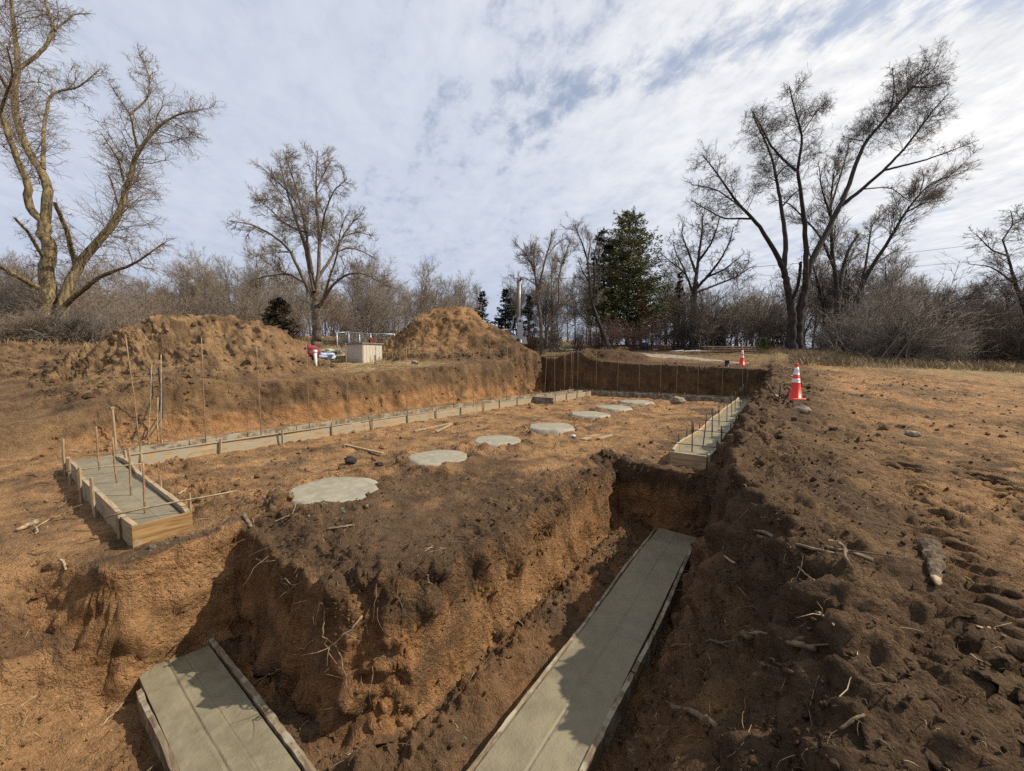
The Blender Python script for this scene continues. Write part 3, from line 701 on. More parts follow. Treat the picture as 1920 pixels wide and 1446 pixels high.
# ------------------------------------------------------------------ reinforcing bars standing in the concrete
nums = ['first', 'second', 'third', 'fourth', 'fifth', 'sixth', 'seventh', 'eighth', 'ninth', 'tenth', 'eleventh', 'twelfth', 'thirteenth', 'fourteenth', 'fifteenth', 'sixteenth', 'seventeenth', 'eighteenth', 'nineteenth', 'twentieth']
def rod(p0, p1, r, label, group, mat='rust', name='rebar'):
    p0 = np.array(p0, float); p1 = np.array(p1, float); mid = (p0 + p1) / 2 + np.r_[rng.normal(0, .003, 2), 0] * np.linalg.norm(p1 - p0)
    return MB().tube([p0, (p0 * .75 + p1 * .25), mid, p0 * .25 + p1 * .75, p1], r, 6).top(name, M[mat], label, 'rebar' if name == 'rebar' else 'stake', group, True)
RR = .0095
for i, y in enumerate([1.52, 2.52, 3.58, 4.70, 5.78, 6.80, 7.85, 8.95, 10.0, 11.1, 12.2, 13.3, 14.4, 15.5, 16.6, 17.7, 18.8, 19.8]):
    lx = -.07 if i == 0 else rng.normal(0, .03)
    rod((-10.02, y, -.15), (-10.02 + lx * 2, y + (-.09 if i == 0 else rng.normal(0, .05)), 2.27 + rng.normal(0, .03)), RR, f'tall leaning rust-brown rebar, {nums[i]} from the near end of the longest footing' if i == 0 else f'tall thin rebar, {nums[i]} from the near end of the longest footing', 'tall rebars along the longest footing')
for i, (x, y) in enumerate([(-8.96, .86), (-7.78, .91), (-6.88, .92), (-5.95, .9)]):
    rod((x, y, -.15), (x + rng.normal(-.02, .02), y + rng.normal(0, .02), .70 - .04 * i), .011, f'short rebar, {nums[i]} from the far corner of the short wavy footing arm', 'short rebars in the near left footing')
for i, x in enumerate([-11.0, -10.6, -10.15, -8.95, -7.65, -6.43, -5.29, -4.49, -3.47, -2.40, -1.55]):
    rod((x, 20.72, -.15), (x + rng.normal(0, .03), 20.75, 2.28 - .3 * (x + 11) / 9 * .4 + rng.normal(0, .04)), RR, f'pale thin rebar, {nums[i]} from the left against the dark far pit wall', 'tall rebars along the far wall')
for i, (x, y, h) in enumerate([(-1.39, 7.92, .62), (-1.31, 8.54, .60), (-1.30, 9.75, .62), (-1.40, 10.6, .6), (-1.38, 11.6, .62), (-1.28, 12.4, .6), (-1.29, 13.8, .66), (-1.33, 15.2, .7), (-1.3, 16.8, .75), (-1.35, 18.4, .8), (-1.3, 19.8, 1.2)]):
    rod((x, y, -.15), (x + rng.normal(0, .03), y + rng.normal(0, .03), h), .011, f'dark upright rebar, {nums[i]} from the blunt end of the right footing', 'upright rebars in the right footing', 'dark_steel')
# loose bars and cables propped at the near left corner
for k, (b, t_) in enumerate([((277, 840), (285, 680)), ((301, 835), (302, 665)), ((295, 836), (296, 745))]):
    q = K(*b, 8.9); e = K(*t_, 9.1)
    rod((q[0], q[1], ground_z(q[0], q[1]) - .1), e, .011, ['slender rod just right of the leaning rebar at the left corner', 'straight tall rod behind the left corner of the longest footing', 'shortest of the rods bunched at the left corner'][k], 'rods bunched at the left corner', 'stick_pale')
for k, px in enumerate((243, 263, 269)):
    q = hit(px, 828); z = [K(px + 28 + 4 * k, 783, 9.6), K(px + 44 - 9 * k * .5, 740, 9.6), K(px + 37 - 4 * k, 690, 9.6)]
    MB().tube(np.array([q - [0, 0, .05]] + [q * .5 + z[0] * .5 - [0, 0, .05]] + z), .014, 6).top('cable', M['wire'], ['black cable bending up out of the soil by the leaning rebar', 'black cable arching beside the tall rod at the left corner', 'thin black cable closest to the tall rod at the left corner'][k], 'cable', 'black cables sticking up at the left corner', True)
q = hit(217, 846); e = K(210, 767, float(np.dot(q - CAM, DV)))
st = thing('wooden_stake', 'tall square wooden stake with a split top at the left corner of the forms', 'stake', q)
MB().tube([q - [0, 0, .1], (q + e) / 2, e], [.03, .03, .026], 4).build('shaft', M['stake_wood'], st); MB().box(e + [0, 0, .02], (.05, .06, .05), .4).build('split_top', M['stick_pale'], st)
for k, (px, py, px2, py2) in enumerate([(1463, 757, 1436, 716), (1459, 757, 1464, 722), (1467, 758, 1483, 728)]):
    q = hit(px, py); d0 = float(np.dot(q - CAM, DV)); e = K(px2, py2, d0 - .05)
    rod(q - (e - q) * .15, e, .016, ['leaning lath stake tilted left beside the near traffic cone', 'upright dark stake between two tilted ones beside the near cone', 'dark stake tilted right, touching the base of the near cone'][k], 'three stakes crossed beside the near cone', 'stick' if k == 0 else 'dark_steel', 'survey_stake')

# ------------------------------------------------------------------ traffic cones
def cone(px, py, label, rz):
    q = hit(px, py); t = thing('traffic_cone', label, 'traffic cone', q, 'traffic cones by the pit')
    z = q[2] - .01
    b = MB(); e = .19
    prof = [(.0, 0), (1, 0), (1, .02), (.86, .034)]
    a = np.arange(32) / 32 * 2 * math.pi; sq = 1 / np.maximum(np.abs(np.cos(a)), np.abs(np.sin(a))); sq = np.minimum(sq, 1.3)
    rings = []
    for f, h in ((1, 0), (1, .022), (.93, .032), (.70, .040)):
        k = sq if f > .8 else np.ones(32) * 1.0
        rings.append(np.stack([q[0] + e * f * k * np.cos(a + rz), q[1] + e * f * k * np.sin(a + rz), np.full(32, z + h)], 1))
    V = np.concatenate(rings); i = np.arange(3)[:, None] * 32 + np.arange(32)[None]; j = np.arange(3)[:, None] * 32 + (np.arange(32)[None] + 1) % 32
    b.add(V, np.stack([i, j, j + 32, i + 32], -1).reshape(-1, 4)); b.add(rings[0], None, [[0, k + 1, k] for k in range(1, 31)])
    b.build('base', M['cone'], t, True)
    R = lambda h: .142 - (.142 - .033) * h / .88
    def seg(h0, h1, nm, mt, g=0, par=None):
        m = MB(); m.lathe((q[0], q[1], z), [(R(h0) + g, h0), (R((h0 + h1) / 2) + g, (h0 + h1) / 2), (R(h1) + g, h1)], 28); return m.build(nm, M[mt], par or t, True)
    bd = seg(.038, .815, 'body', 'cone'); seg(.435, .53, 'white_band', 'cone_white', .003, bd); seg(.63, .81, 'white_band', 'cone_white', .003, bd)
    m = MB(); m.lathe((q[0], q[1], z), [(R(.81), .81), (R(.86), .86), (.038, .885), (.038, .905), (.026, .915)], 28); m.build('tip', M['cone'], t, True)
cone(1491, 748, 'nearer orange traffic cone with two white bands standing on the right bank', .5)
cone(1391, 685, 'farther orange traffic cone at the far corner of the pit by the track', .2)

# ------------------------------------------------------------------ shed, fence, junk, pole, car on the left
SX, SY = -20.16, 12.67; sz = ground_z(SX, SY)
SZ = min(sz, 1.66) - .05
sh = thing('utility_shed', 'small pale panelled box shed with a flat dark lid on the dry grass', 'shed', (SX - .95, SY + .65, SZ))
def face(x0, y0, x1, y1, z0, z1, n, nm, mat):
    d = np.array([x1 - x0, y1 - y0]); L = np.linalg.norm(d); w = L / n
    for k in range(n):
        a = np.array([x0, y0]) + d * (k + .5) / n
        MB().box((a[0], a[1], (z0 + z1) / 2), ((w - .012) if abs(d[0]) > .1 else .03, (w - .012) if abs(d[1]) > .1 else .03, z1 - z0)).build(nm, mat, sh)
h = 1.20
MB().box((SX - .95, SY + .65, SZ + h / 2), (1.86, 1.26, h - .02)).build('core', M['shed'], sh)
face(SX - 1.9, SY, SX, SY, SZ, SZ + h - .02, 8, 'panel', M['shed']); face(SX - .0, SY + .02, SX - .0, SY + 1.3, SZ, SZ + h - .02, 6, 'panel', M['shed'])
MB().box((SX - .95, SY + .65, SZ + h + .03), (2.06, 1.46, .07)).build('lid', M['shed_lid'], sh)
rl = thing('hose_reel', 'dark red reel sitting on the lid of the pale shed', 'reel', (SX - .25, SY + .75, SZ + h + .065))
c = np.array([SX - .25, SY + .75, SZ + h + .065])
for dx in (-.09, .09):
    m = MB(); a = np.arange(16) / 16 * 2 * math.pi
    V = np.concatenate([np.stack([np.full(16, c[0] + dx + s), c[1] + .17 * np.cos(a), c[2] + .17 + .17 * np.sin(a)], 1) for s in (-.012, .012)])
    m.add(V, [[k, (k + 1) % 16, (k + 1) % 16 + 16, k + 16] for k in range(16)], [[0, k + 1, k] for k in range(1, 15)] + [[16, 16 + k, 17 + k] for k in range(1, 15)]); m.build('flange', M['reel_red'], rl)
MB().tube([c + [-.09, 0, .17], c + [0, 0, .17], c + [.09, 0, .17]], .11, 12).build('drum', M['black'], rl, True)
pl = MB(); q = hit(704, 684); pl.tube([q - [0, 0, .2], q + [0, 0, .25], q + [0, 0, .52]], [.05, .05, .05], 8); pl.top('marker_post', M['shed_lid'], 'short grey post standing in front of the right face of the pale shed', 'post')
# chain-link fence behind the shed
fp = [K(633, 668, 25.5), K(655, 666, 26.3), K(675, 664, 25.6), K(696, 664, 25), K(740, 668, 25.5), K(775, 668, 26)]
fz = [ground_z(p[0], p[1]) for p in fp]; ftop = [K(633, 624, 25.5)[2], K(655, 623, 26.3)[2], K(675, 625, 25.6)[2], K(696, 626, 25)[2], K(740, 627, 25.5)[2], K(775, 627, 26)[2]]
fn = thing('chain_link_fence', 'galvanised chain-link fence with a top rail behind the pale shed', 'fence', (fp[0][0], fp[0][1], fz[0]))
for p, a, b in zip(fp, fz, ftop):
    MB().tube([(p[0], p[1], a - .2), (p[0], p[1], (a + b) / 2), (p[0], p[1], b + .04)], .03, 8).build('post', M['galv'], fn, True)
wv = MB()
for k in range(len(fp) - 1):
    a = np.array([fp[k][0], fp[k][1]]); b = np.array([fp[k + 1][0], fp[k + 1][1]])
    MB().tube([(*a, ftop[k]), (*(a + b) / 2, (ftop[k] + ftop[k + 1]) / 2), (*b, ftop[k + 1])], .026, 8).build('top_rail', M['galv'], fn, True)
    L = np.linalg.norm(b - a); d = (b - a) / L; z0 = max(fz[k], fz[k + 1]) + .05; H = min(ftop[k], ftop[k + 1]) - z0
    for s in np.arange(-H, L, .16):
        for sg in (1, -1):
            t0, t1 = max(0, s), min(L, s + H)
            if t1 - t0 < .05: continue
            za, zb = (t0 - s, t1 - s) if sg > 0 else (H - (t0 - s), H - (t1 - s))
            p, q = a + d * t0, a + d * t1
            wv.tube([(*p, z0 + za), (*q, z0 + zb)], .005, 3, cap=False)
w_ = wv.build('chain_link', M['galv'], fn); w_['kind'] = 'stuff'
# junk
def lump(name, px, py, size, mat, label, cat, seed, flat=1.0, k=None, crump=.3):
    q = hit(px, py) if k is None else K(px, py, k)
    a = np.linspace(0, math.pi, 15)[:, None]; b = (np.arange(24) / 24 * 2 * math.pi)[None]
    X = np.sin(a) * np.cos(b); Y = np.sin(a) * np.sin(b); Z = np.cos(a) + 0 * b
    d = 1 + crump * fbm(X * 1.7 + seed, Y * 1.7, Z * 1.7, 3, seed); V = np.stack([X * d * size[0], Y * d * size[1], Z * d * size[2]], -1)
    i = np.arange(14)[:, None] * 24 + np.arange(24)[None]; j = np.arange(14)[:, None] * 24 + (np.arange(24)[None] + 1) % 24
    mb = MB(); mb.add(V.reshape(-1, 3) + q + [0, 0, size[2] * .55], np.stack([i, i + 24, j + 24, j], -1).reshape(-1, 4)); return mb.top(name, M[mat], label, cat, None, True)
lump('red_sack', 585, 668, (.38, .32, .30), 'red', 'red crumpled sack in the junk heap by the white pipe', 'sack', 3)
lump('blue_tarp', 611, 673, (.62, .5, .26), 'blue', 'blue and white crumpled tarp beside the white pipe', 'tarp', 5, crump=.5)
lump('plastic_sheet', 622, 661, (.95, .6, .16), 'plastic', 'pale yellow-green plastic sheet lying behind the blue tarp', 'sheet', 7, crump=.4)
lump('white_board', 579, 659, (.5, .3, .06), 'white_wood', 'white flat panel behind the red sack', 'panel', 9, crump=.15)
lump('dark_bundle', 590, 650, (.16, .16, .30), 'dark_cloth', 'dark bundle standing in the junk heap in front of the tree trunk', 'bundle', 11)
lump('brush_rubbish', 640, 672, (.55, .4, .16), 'rock', 'heap of grey rubble between the blue tarp and the shed', 'rubble', 15, crump=.6)
q = hit(592, 686); pv = thing('white_pipe', 'white plastic pipe standing upright in the grass at the foot of the dirt pile', 'pipe', q)
MB().tube([q - [0, 0, .2], q + [0, 0, .3], q + [0, 0, .56]], .06, 14).build('tube', M['pvc'], pv, True); MB().tube([q + [0, 0, .54], q + [0, 0, .60], q + [0, 0, .66]], .075, 14).build('cap', M['pvc'], pv, True)
rp = hit(598, 668); MB().tube([rp, rp + [0, 0, .45], rp + [0, 0, .9]], .025, 6).top('red_post', M['red'], 'thin red post beside the dark bundle in the junk heap', 'post')
# meter pole
q = K(972, 642, 28.0); gz = ground_z(q[0], q[1]); q[2] = gz
po = thing('utility_pole', 'weathered service pole with grey meter boxes right of the tall dirt pile', 'utility pole', q)
H = K(972, 523, 28)[2] - gz
MB().tube([q - [0, 0, .5], q + [0, 0, H * .5], q + [0, 0, H]], [.115, .105, .10], 12).build('post', M['pole'], po, True)
o = -np.array([FH[0], FH[1], 0]) * .17 + RV * .10
MB().tube([q + o + [0, 0, 1.3], q + o + [0, 0, H * .6], q + o + [0, 0, H - .25]], .04, 10).build('conduit', M['galv'], po, True)
MB().tube([q + o + [0, 0, H - .27], q + o + RV * .08 + [0, 0, H - .08], q + o + RV * .22 + [0, 0, H - .16]], [.07, .09, .05], 10).build('weatherhead', M['dark_steel'], po, True)
bx = po; cb = q + o * 1.25
zlow = K(972, 636, 28)[2] - gz
MB().box(cb + [0, 0, zlow + .48], (.42, .20, .92), AZ).build('breaker_box', M['grey_box'], po)
mbx = MB().box(cb + [0, 0, zlow + 1.28], (.36, .18, .62), AZ).build('meter_box', M['galv'], po)
g = cb - FH * .12 + np.array([0, 0, zlow + 1.33]); MB().tube([g, g - FH * .05, g - FH * .10], [.11, .11, .085], 14).build('meter_dial', M['glass_dark'], mbx, True)
MB().tube([cb + [.08, 0, zlow + .05], cb + [.08, 0, zlow - .4], cb + [.08, 0, -.1]], .045, 8).build('lower_conduit', M['pvc'], po, True)
MB().tube([q + [0, 0, 2.2 + zlow * .5], q - RV * .35 + [0, 0, 2.0 + zlow * .5], q - RV * .55 + [0, 0, 1.1 + zlow * .5]], .03, 6).build('brace', M['galv'], po)
ptop = q + np.array([0, 0, H - .15])
def cable_span(a, b, sag, label):
    t = np.linspace(0, 1, 40)[:, None]; P = np.asarray(a) * (1 - t) + np.asarray(b) * t; P[:, 2] -= sag * 4 * (t * (1 - t))[:, 0]
    MB().tube(P, .016, 4).top('power_line', M['wire'], label, 'cable', None, True)
cable_span(ptop + RV * .3, K(2250, 395, 34), 1.0, 'upper overhead wire rising to the right from the service pole')
cable_span(K(1360, 520, 46), K(2200, 452, 40), .5, 'lower overhead wire crossing behind the big bare tree on the right')
# parked car, mostly hidden by the tall dirt pile
q = K(938, 640, 30.5); gz = q[2] - .55
car = thing('parked_car', 'silver car half hidden behind the tall dirt pile beside the meter pole', 'car', (q[0], q[1], gz))
def carpt(a, b, c): return np.array([q[0], q[1], gz]) + RV * a + FH * b + np.array([0, 0, c])
def prism(sec, hw0, hw1, nm, mt):
    m = MB(); n = len(sec); V = [carpt(a, -hw, c) for (a, c), hw in zip(sec, hw0)] + [carpt(a, hw, c) for (a, c), hw in zip(sec, hw1)]
    m.add(V, [[k, (k + 1) % n, (k + 1) % n + n, k + n] for k in range(n)], [[0, k, k + 1] for k in range(1, n - 1)][::-1] + [[n, n + k, n + k + 1] for k in range(1, n - 1)]); return m.build(nm, M[mt], car)
prism([(-2.2, .3), (-2.25, .75), (-1.4, .98), (.9, 1.0), (2.1, .85), (2.2, .3)], [.88] * 6, [.88] * 6, 'body', 'car')
prism([(-1.45, .97), (-.7, 1.42), (.7, 1.45), (1.2, .99)], [.84, .66, .66, .84], [.84, .66, .66, .84], 'cabin_glass', 'glass_dark')
prism([(-.75, 1.42), (-.6, 1.47), (.6, 1.50), (.75, 1.45)], [.67, .62, .62, .67], [.67, .62, .62, .67], 'roof', 'car')
for a in (-1.35, 1.3):
    for b in (-.8, .8): MB().tube([carpt(a, b - .1, .32), carpt(a, b, .32), carpt(a, b + .1, .32)], .32, 16).build('wheel', M['black'], car, True)

# ------------------------------------------------------------------ things along the track and on the pit floor
q = hit(1207, 657); q = K(1207, 657, min(34, np.dot(q - CAM, DV))); q[2] = ground_z(q[0], q[1])
br = thing('plastic_barrel', 'dark blue tub standing beyond the far pit edge', 'tub', q)
MB().lathe(q, [(.30, 0), (.36, .1), (.40, .55), (.37, .62), (.30, .60)], 18).build('body', M['barrel'], br, True); MB().lathe(q + [0, 0, .60], [(.39, 0), (.40, .05), (.2, .08)], 18).build('lid', M['barrel'], br, True)
q = hit(1363, 687); MB().lathe(q, [(.09, -.02), (.12, .3), (.125, .31), (.10, .30)], 14).top('small_bucket', M['black'], 'small black bucket left of the farther traffic cone', 'bucket', None, True)
def plank(a, b, w, th, mat, label, cat='plank', lift=.03, name='plank', group=None):
    a = np.array(a, float); b = np.array(b, float); d = b - a; L = np.linalg.norm(d); d /= L; sd_ = np.cross(d, [0, 0, 1]); sd_ /= np.linalg.norm(sd_); up = np.cross(sd_, d)
    V = [p + sd_ * s * w / 2 + up * (t * th / 2 + lift) for p in (a, b) for s, t in ((-1, -1), (1, -1), (1, 1), (-1, 1))]
    return MB().add(V, [[0, 1, 2, 3], [7, 6, 5, 4], [0, 4, 5, 1], [1, 5, 6, 2], [2, 6, 7, 3], [3, 7, 4, 0]]).top(name, M[mat], label, cat, group)
G2 = lambda px, py: hit(px, py)
plank(G2(777, 811), G2(846, 796), .07, .035, 'stick_pale', 'long pale lath lying between the long form and the smooth pad', 'lath', .04, 'lath')
plank(G2(818, 813), G2(848, 798), .06, .035, 'stick_pale', 'short pale lath meeting the long lath at an angle', 'lath', .05, 'lath')
plank(G2(848, 814), G2(918, 803), .05, .03, 'stick', 'dull brown lath lying beyond the two pale laths', 'lath', .02, 'lath')
plank(G2(645, 837), G2(718, 854), .06, .035, 'stake_wood', 'reddish lath lying left of the notched pad', 'lath', .04, 'lath')
plank(G2(1122, 825), G2(1148, 818), .10, .04, 'stick_pale', 'pale wood offcut on the floor right of the pads', 'offcut', .03, 'wood_offcut')
plank(G2(1093, 826), G2(1120, 817), .16, .03, 'stake_wood', 'brown wood offcut left of the pale offcut', 'offcut', .02, 'wood_offcut')
plank(G2(1441, 701), G2(1500, 708), .07, .03, 'white_wood', 'pale lath lying on the ground behind the near cone', 'lath', .03, 'lath')
for px, py, s, lb in ((1038, 812, .07, 'white drink can lying right of the bright pad'), (1074, 822, .055, 'crushed white can farther right of the bright pad')):
    q = G2(px, py); MB().tube([q + [-s, 0, .05], q + [0, .02, .06], q + [s, .03, .05]], s * .65, 10).top('drink_can', M['can'], lb, 'can', 'white cans on the pit floor', True)
def rock(px, py, s, mat, label, seed, cat='rock', fl=.65):
    lump('rock', px, py, (s, s * .8, s * fl), mat, label, cat, seed, crump=.35)
rock(1270, 757, .32, 'rock', 'large pale flat rock at the foot of the far footing', 31)
rock(1504, 775, .15, 'rock', 'pale lump of rubble on the bank below the near cone', 33)
rock(1050, 657, .22, 'rock', 'round pale boulder at the left end of the far pit wall', 35)
rock(657, 868, .13, 'soil_dark' if 'soil_dark' in M else 'bark_dark', 'dark clod standing left of the notched pad', 37, 'clod')
rock(711, 874, .08, 'bark_dark', 'small dark clod with a hole between the two nearest pads', 39, 'clod')
rock(1711, 818, .09, 'rock', 'grey stone alone on the right-hand field', 41)
rock(778, 548 + 135, .2, 'rock', 'grey stone in the grass right of the shed', 43)
rock(1452, 748, .10, 'rock', 'small pale stone on the pit lip left of the near cone', 45)
rock(1228, 657, .25, 'white_wood', 'white bag lying beside the dark blue tub', 47, 'bag', .35)
# lumber stack with white stakes beyond the track
a = K(1318, 652, 30); b = K(1419, 651, 31); a[2] = ground_z(a[0], a[1]); b[2] = ground_z(b[0], b[1])
ls = thing('lumber_stack', 'low stack of brown boards beyond the track', 'lumber', (a + b) / 2)
u = (b - a); L = np.linalg.norm(u); u /= L; rz = math.atan2(u[1], u[0])
for r_ in range(3):
    for c_ in range(2):
        p = (a + b) / 2 + np.array([-u[1], u[0], 0]) * (c_ * .32 - .16) + [rng.normal(0, .08), 0, .18 + r_ * .14]
        MB().box(p, (L * rng.uniform(.82, 1), .28, .05), rz + rng.normal(0, .02)).build('plank', M['lumber'], ls)
    if r_ < 2:
        for t_ in (.15, .5, .85): MB().box(a + (b - a) * t_ + [0, 0, .25 + r_ * .14], (.1, .6, .06), rz).build('spacer', M['lumber'], ls)
for k, px in enumerate((1392, 1402, 1414)):
    q = K(px, 651, 31.2); q[2] = ground_z(q[0], q[1]); MB().tube([q, q + [0, 0, .5], q + [0, 0, .98 + .06 * (k == 2)]], .035, 4).top('white_stake', M['white_wood'], ['leftmost of the three white stakes behind the lumber stack', 'middle one of the three white stakes behind the lumber stack', 'rightmost and tallest white stake behind the lumber stack'][k], 'stake', 'white stakes behind the lumber stack')
for k, (x0, x1, py) in enumerate(((1282, 1312, 655), (1258, 1280, 657), (1300, 1345, 651))):
    q, e = K(x0, py, 31), K(x1, py - 2, 31.6); q[2] = ground_z(q[0], q[1]); e[2] = ground_z(e[0], e[1])
    plank(q, e, .25, .06, 'white_wood', ['pale broken board lying left of the lumber stack', 'smallest pale board on the far edge of the track', 'pale board leaning against the lumber stack'][k], 'board', .12, 'broken_board')
q, e = K(1440, 655, 44), K(1490, 655, 46); zz = ground_z(q[0], q[1])
wf = thing('white_fence', 'low whitish fence seen between the small cedar and the big right tree', 'fence', (q[0], q[1], zz))
for t_ in np.linspace(0, 1, 14):
    p = q + (e - q) * t_; MB().box((p[0], p[1], zz + .42), (.15, .04, .84), AZ).build('picket', M['white_wood'], wf)
MB().tube([(*q[:2], zz + .6), (*((q + e) / 2)[:2], zz + .6), (*e[:2], zz + .6)], .04, 4).build('rail', M['white_wood'], wf)

# ------------------------------------------------------------------ bare trees: limbs, then generations of branches, as tapered tubes
trng = np.random.default_rng(23)
def resample(P, R, S):
    d = np.concatenate([[0], np.cumsum(np.linalg.norm(np.diff(P, axis=0), axis=1))]); s = np.linspace(0, d[-1], S)
    # smooth the polyline a little
    Q = np.stack([np.interp(s, d, P[:, c]) for c in range(3)], 1)
    for _ in range(2): Q[1:-1] = .25 * Q[:-2] + .5 * Q[1:-1] + .25 * Q[2:]
    return Q, np.interp(s, d, R)
def tubes(P, R, m):
    N, Sn, _ = P.shape
    tg = np.gradient(P, axis=1); tg /= np.linalg.norm(tg, axis=2)[..., None] + 1e-9
    mt = tg.mean(1); ref = np.where(np.abs(mt[:, 2:3]) < .75, np.array([[0, 0, 1.]]), np.array([[1., 0, 0]]))
    u = np.cross(tg, ref[:, None]); u /= np.linalg.norm(u, axis=2)[..., None] + 1e-9; w = np.cross(tg, u)
    a = np.arange(m) / m * 2 * math.pi
    V = P[:, :, None] + R[:, :, None, None] * (np.cos(a)[None, None, :, None] * u[:, :, None] + np.sin(a)[None, None, :, None] * w[:, :, None])
    base = (np.arange(N) * Sn * m)[:, None, None]
    i = np.arange(Sn - 1)[None, :, None] * m + np.arange(m)[None, None]; j = np.arange(Sn - 1)[None, :, None] * m + ((np.arange(m) + 1) % m)[None, None]
    Q = np.stack([base + i, base + j, base + j + m, base + i + m], -1).reshape(-1, 4)
    return V.reshape(-1, 3), Q
def grow(P, R, count, t0, t1, ang, ratio, S=5, wander=.18, trop=.08, rscale=.55, rmin=.004, lmin=.15, lmax=9, alt=0.0):
    N, Sp, _ = P.shape
    L = np.linalg.norm(np.diff(P, axis=1), axis=2).sum(1)
    idx = trng.choice(N, count, p=L / L.sum()); t = trng.uniform(t0, t1, count) ** .9
    f = t * (Sp - 1); k = np.minimum(f.astype(int), Sp - 2); q = (f - k)[:, None]
    p = P[idx, k] * (1 - q) + P[idx, k + 1] * q; r = R[idx, k] * (1 - q[:, 0]) + R[idx, k + 1] * q[:, 0]
    tg = P[idx, k + 1] - P[idx, k]; tg /= np.linalg.norm(tg, axis=1)[:, None] + 1e-9
    x = trng.normal(size=(count, 3)); x -= (x * tg).sum(1)[:, None] * tg; x /= np.linalg.norm(x, axis=1)[:, None] + 1e-9
    an = np.radians(ang) * trng.uniform(.65, 1.35, count)[:, None]
    d = tg * np.cos(an) + x * np.sin(an)
    ln = np.clip(L[idx] * ratio * (1.15 - .7 * t) * trng.uniform(.5, 1.3, count), lmin, lmax)
    out = np.empty((count, S, 3)); out[:, 0] = p; st = (ln / (S - 1))[:, None]
    for s in range(1, S):
        d = d + trng.normal(size=d.shape) * wander + np.array([0, 0, trop]); d /= np.linalg.norm(d, axis=1)[:, None]
        out[:, s] = out[:, s - 1] + d * st
    r0 = np.maximum(np.minimum(r * rscale, .004 + ln * .0085), rmin)
    rad = r0[:, None] * np.linspace(1, .38, S)[None]
    return out, np.maximum(rad, rmin * .6)
def spikes(P, R):                       # short straight end twigs: slim three-sided cones
    N = len(P); d = P[:, -1] - P[:, 0]; d /= np.linalg.norm(d, axis=1)[:, None] + 1e-9
    ref = np.where(np.abs(d[:, 2:3]) < .75, np.array([[0, 0, 1.]]), np.array([[1., 0, 0]])); u = np.cross(d, ref); u /= np.linalg.norm(u, axis=1)[:, None] + 1e-9; w = np.cross(d, u)
    V = np.empty((N, 4, 3))
    for k in range(3): V[:, k] = P[:, 0] + R[:, :1] * (math.cos(k * 2.0944) * u + math.sin(k * 2.0944) * w)
    V[:, 3] = P[:, -1]; b = np.arange(N)[:, None, None] * 4
    T = (b + np.array([[0, 1, 3], [1, 2, 3], [2, 0, 3]])[None]).reshape(-1, 3)
    return V.reshape(-1, 3), T
def branchmesh(name, parts, mat, off=0):
    V, Q, T, n = [], [], [], 0
    for v, f in parts:
        V.append(v); (Q if f.shape[1] == 4 else T).append(f + n); n += len(v)
    return fast_mesh(name, np.concatenate(V) - off, np.concatenate(Q) if Q else None, np.concatenate(T) if T else None, mat)
def join(parts):
    V, Q, n = [], [], 0
    for v, q in parts: V.append(v); Q.append(q + n); n += len(v)
    return np.concatenate(V), np.concatenate(Q)
def hero(limbs, k0, pxw, name, label, spec, mats, base=None, spread=.16):
    """limbs: polylines in photo pixels (x, y) with end widths; each gets its own depth so the crown is round"""
    done = []
    allP, allR = [], []
    for li, (pts, w0, w1, dev) in enumerate(limbs):
        pts = np.array(pts, float); ks = k0
        if li:
            cand = np.concatenate([d[0] for d in done]); ck = np.concatenate([d[1] for d in done])
            ks = ck[np.argmin(((cand - pts[0]) ** 2).sum(1))]
        # densify
        d = np.concatenate([[0], np.cumsum(np.linalg.norm(np.diff(pts, axis=0), axis=1))]); s = np.linspace(0, d[-1], max(6, int(d[-1] / 14)))
        pp = np.stack([np.interp(s, d, pts[:, c]) for c in (0, 1)], 1)
        kk = ks + dev * k0 * spread * (s / d[-1])
        done.append((pp, kk))
        P = np.array([K(a, b, c) for (a, b), c in zip(pp, kk)]); R = np.linspace(w0, w1, len(P)) / 2 / F_PX * kk
        if li == 0 or pts[0][1] > limbs[0][0][0][1] - 12:
            R[0] *= 1.35; R[1] *= 1.1
        allP.append(P); allR.append(R)
    b = allP[0][0].copy(); gz = ground_z(b[0], b[1])
    t = thing(name, label, 'tree', (b[0], b[1], gz))
    for P in allP:
        if abs(P[0][2] - allP[0][0][2]) < .35 : P[0][2] = min(P[0][2], ground_z(P[0][0], P[0][1])) - .3
    S0 = 26
    rs = [resample(P, R, S0) for P, R in zip(allP, allR)]
    P0 = np.stack([r[0] for r in rs]); R0 = np.stack([r[1] for r in rs])
    wob = trng.normal(size=P0.shape) * R0[..., None] * .12; wob[:, 0] = 0; P0 = P0 + wob
    tr = [tubes(P0, R0, 9)]
    gens = [(P0, R0)]; cr = []
    for gi, g in enumerate(spec):
        src = gens[g.pop('src', -1)]
        P1, R1 = grow(*src, **g); gens.append((P1, R1))
        (tr if gi == 0 else cr).append(spikes(P1, R1) if g['S'] == 2 else tubes(P1, R1, 4 if gi == 0 else 3))
    link('trunk', branchmesh('trunk', tr, mats[0], wloc(t)), t); link('crown', branchmesh('crown', cr, mats[1], wloc(t)), t)
    return t
def cr(pts, x0, y0, s): return [(x0 + x * s, y0 + y * s) for x, y in pts]
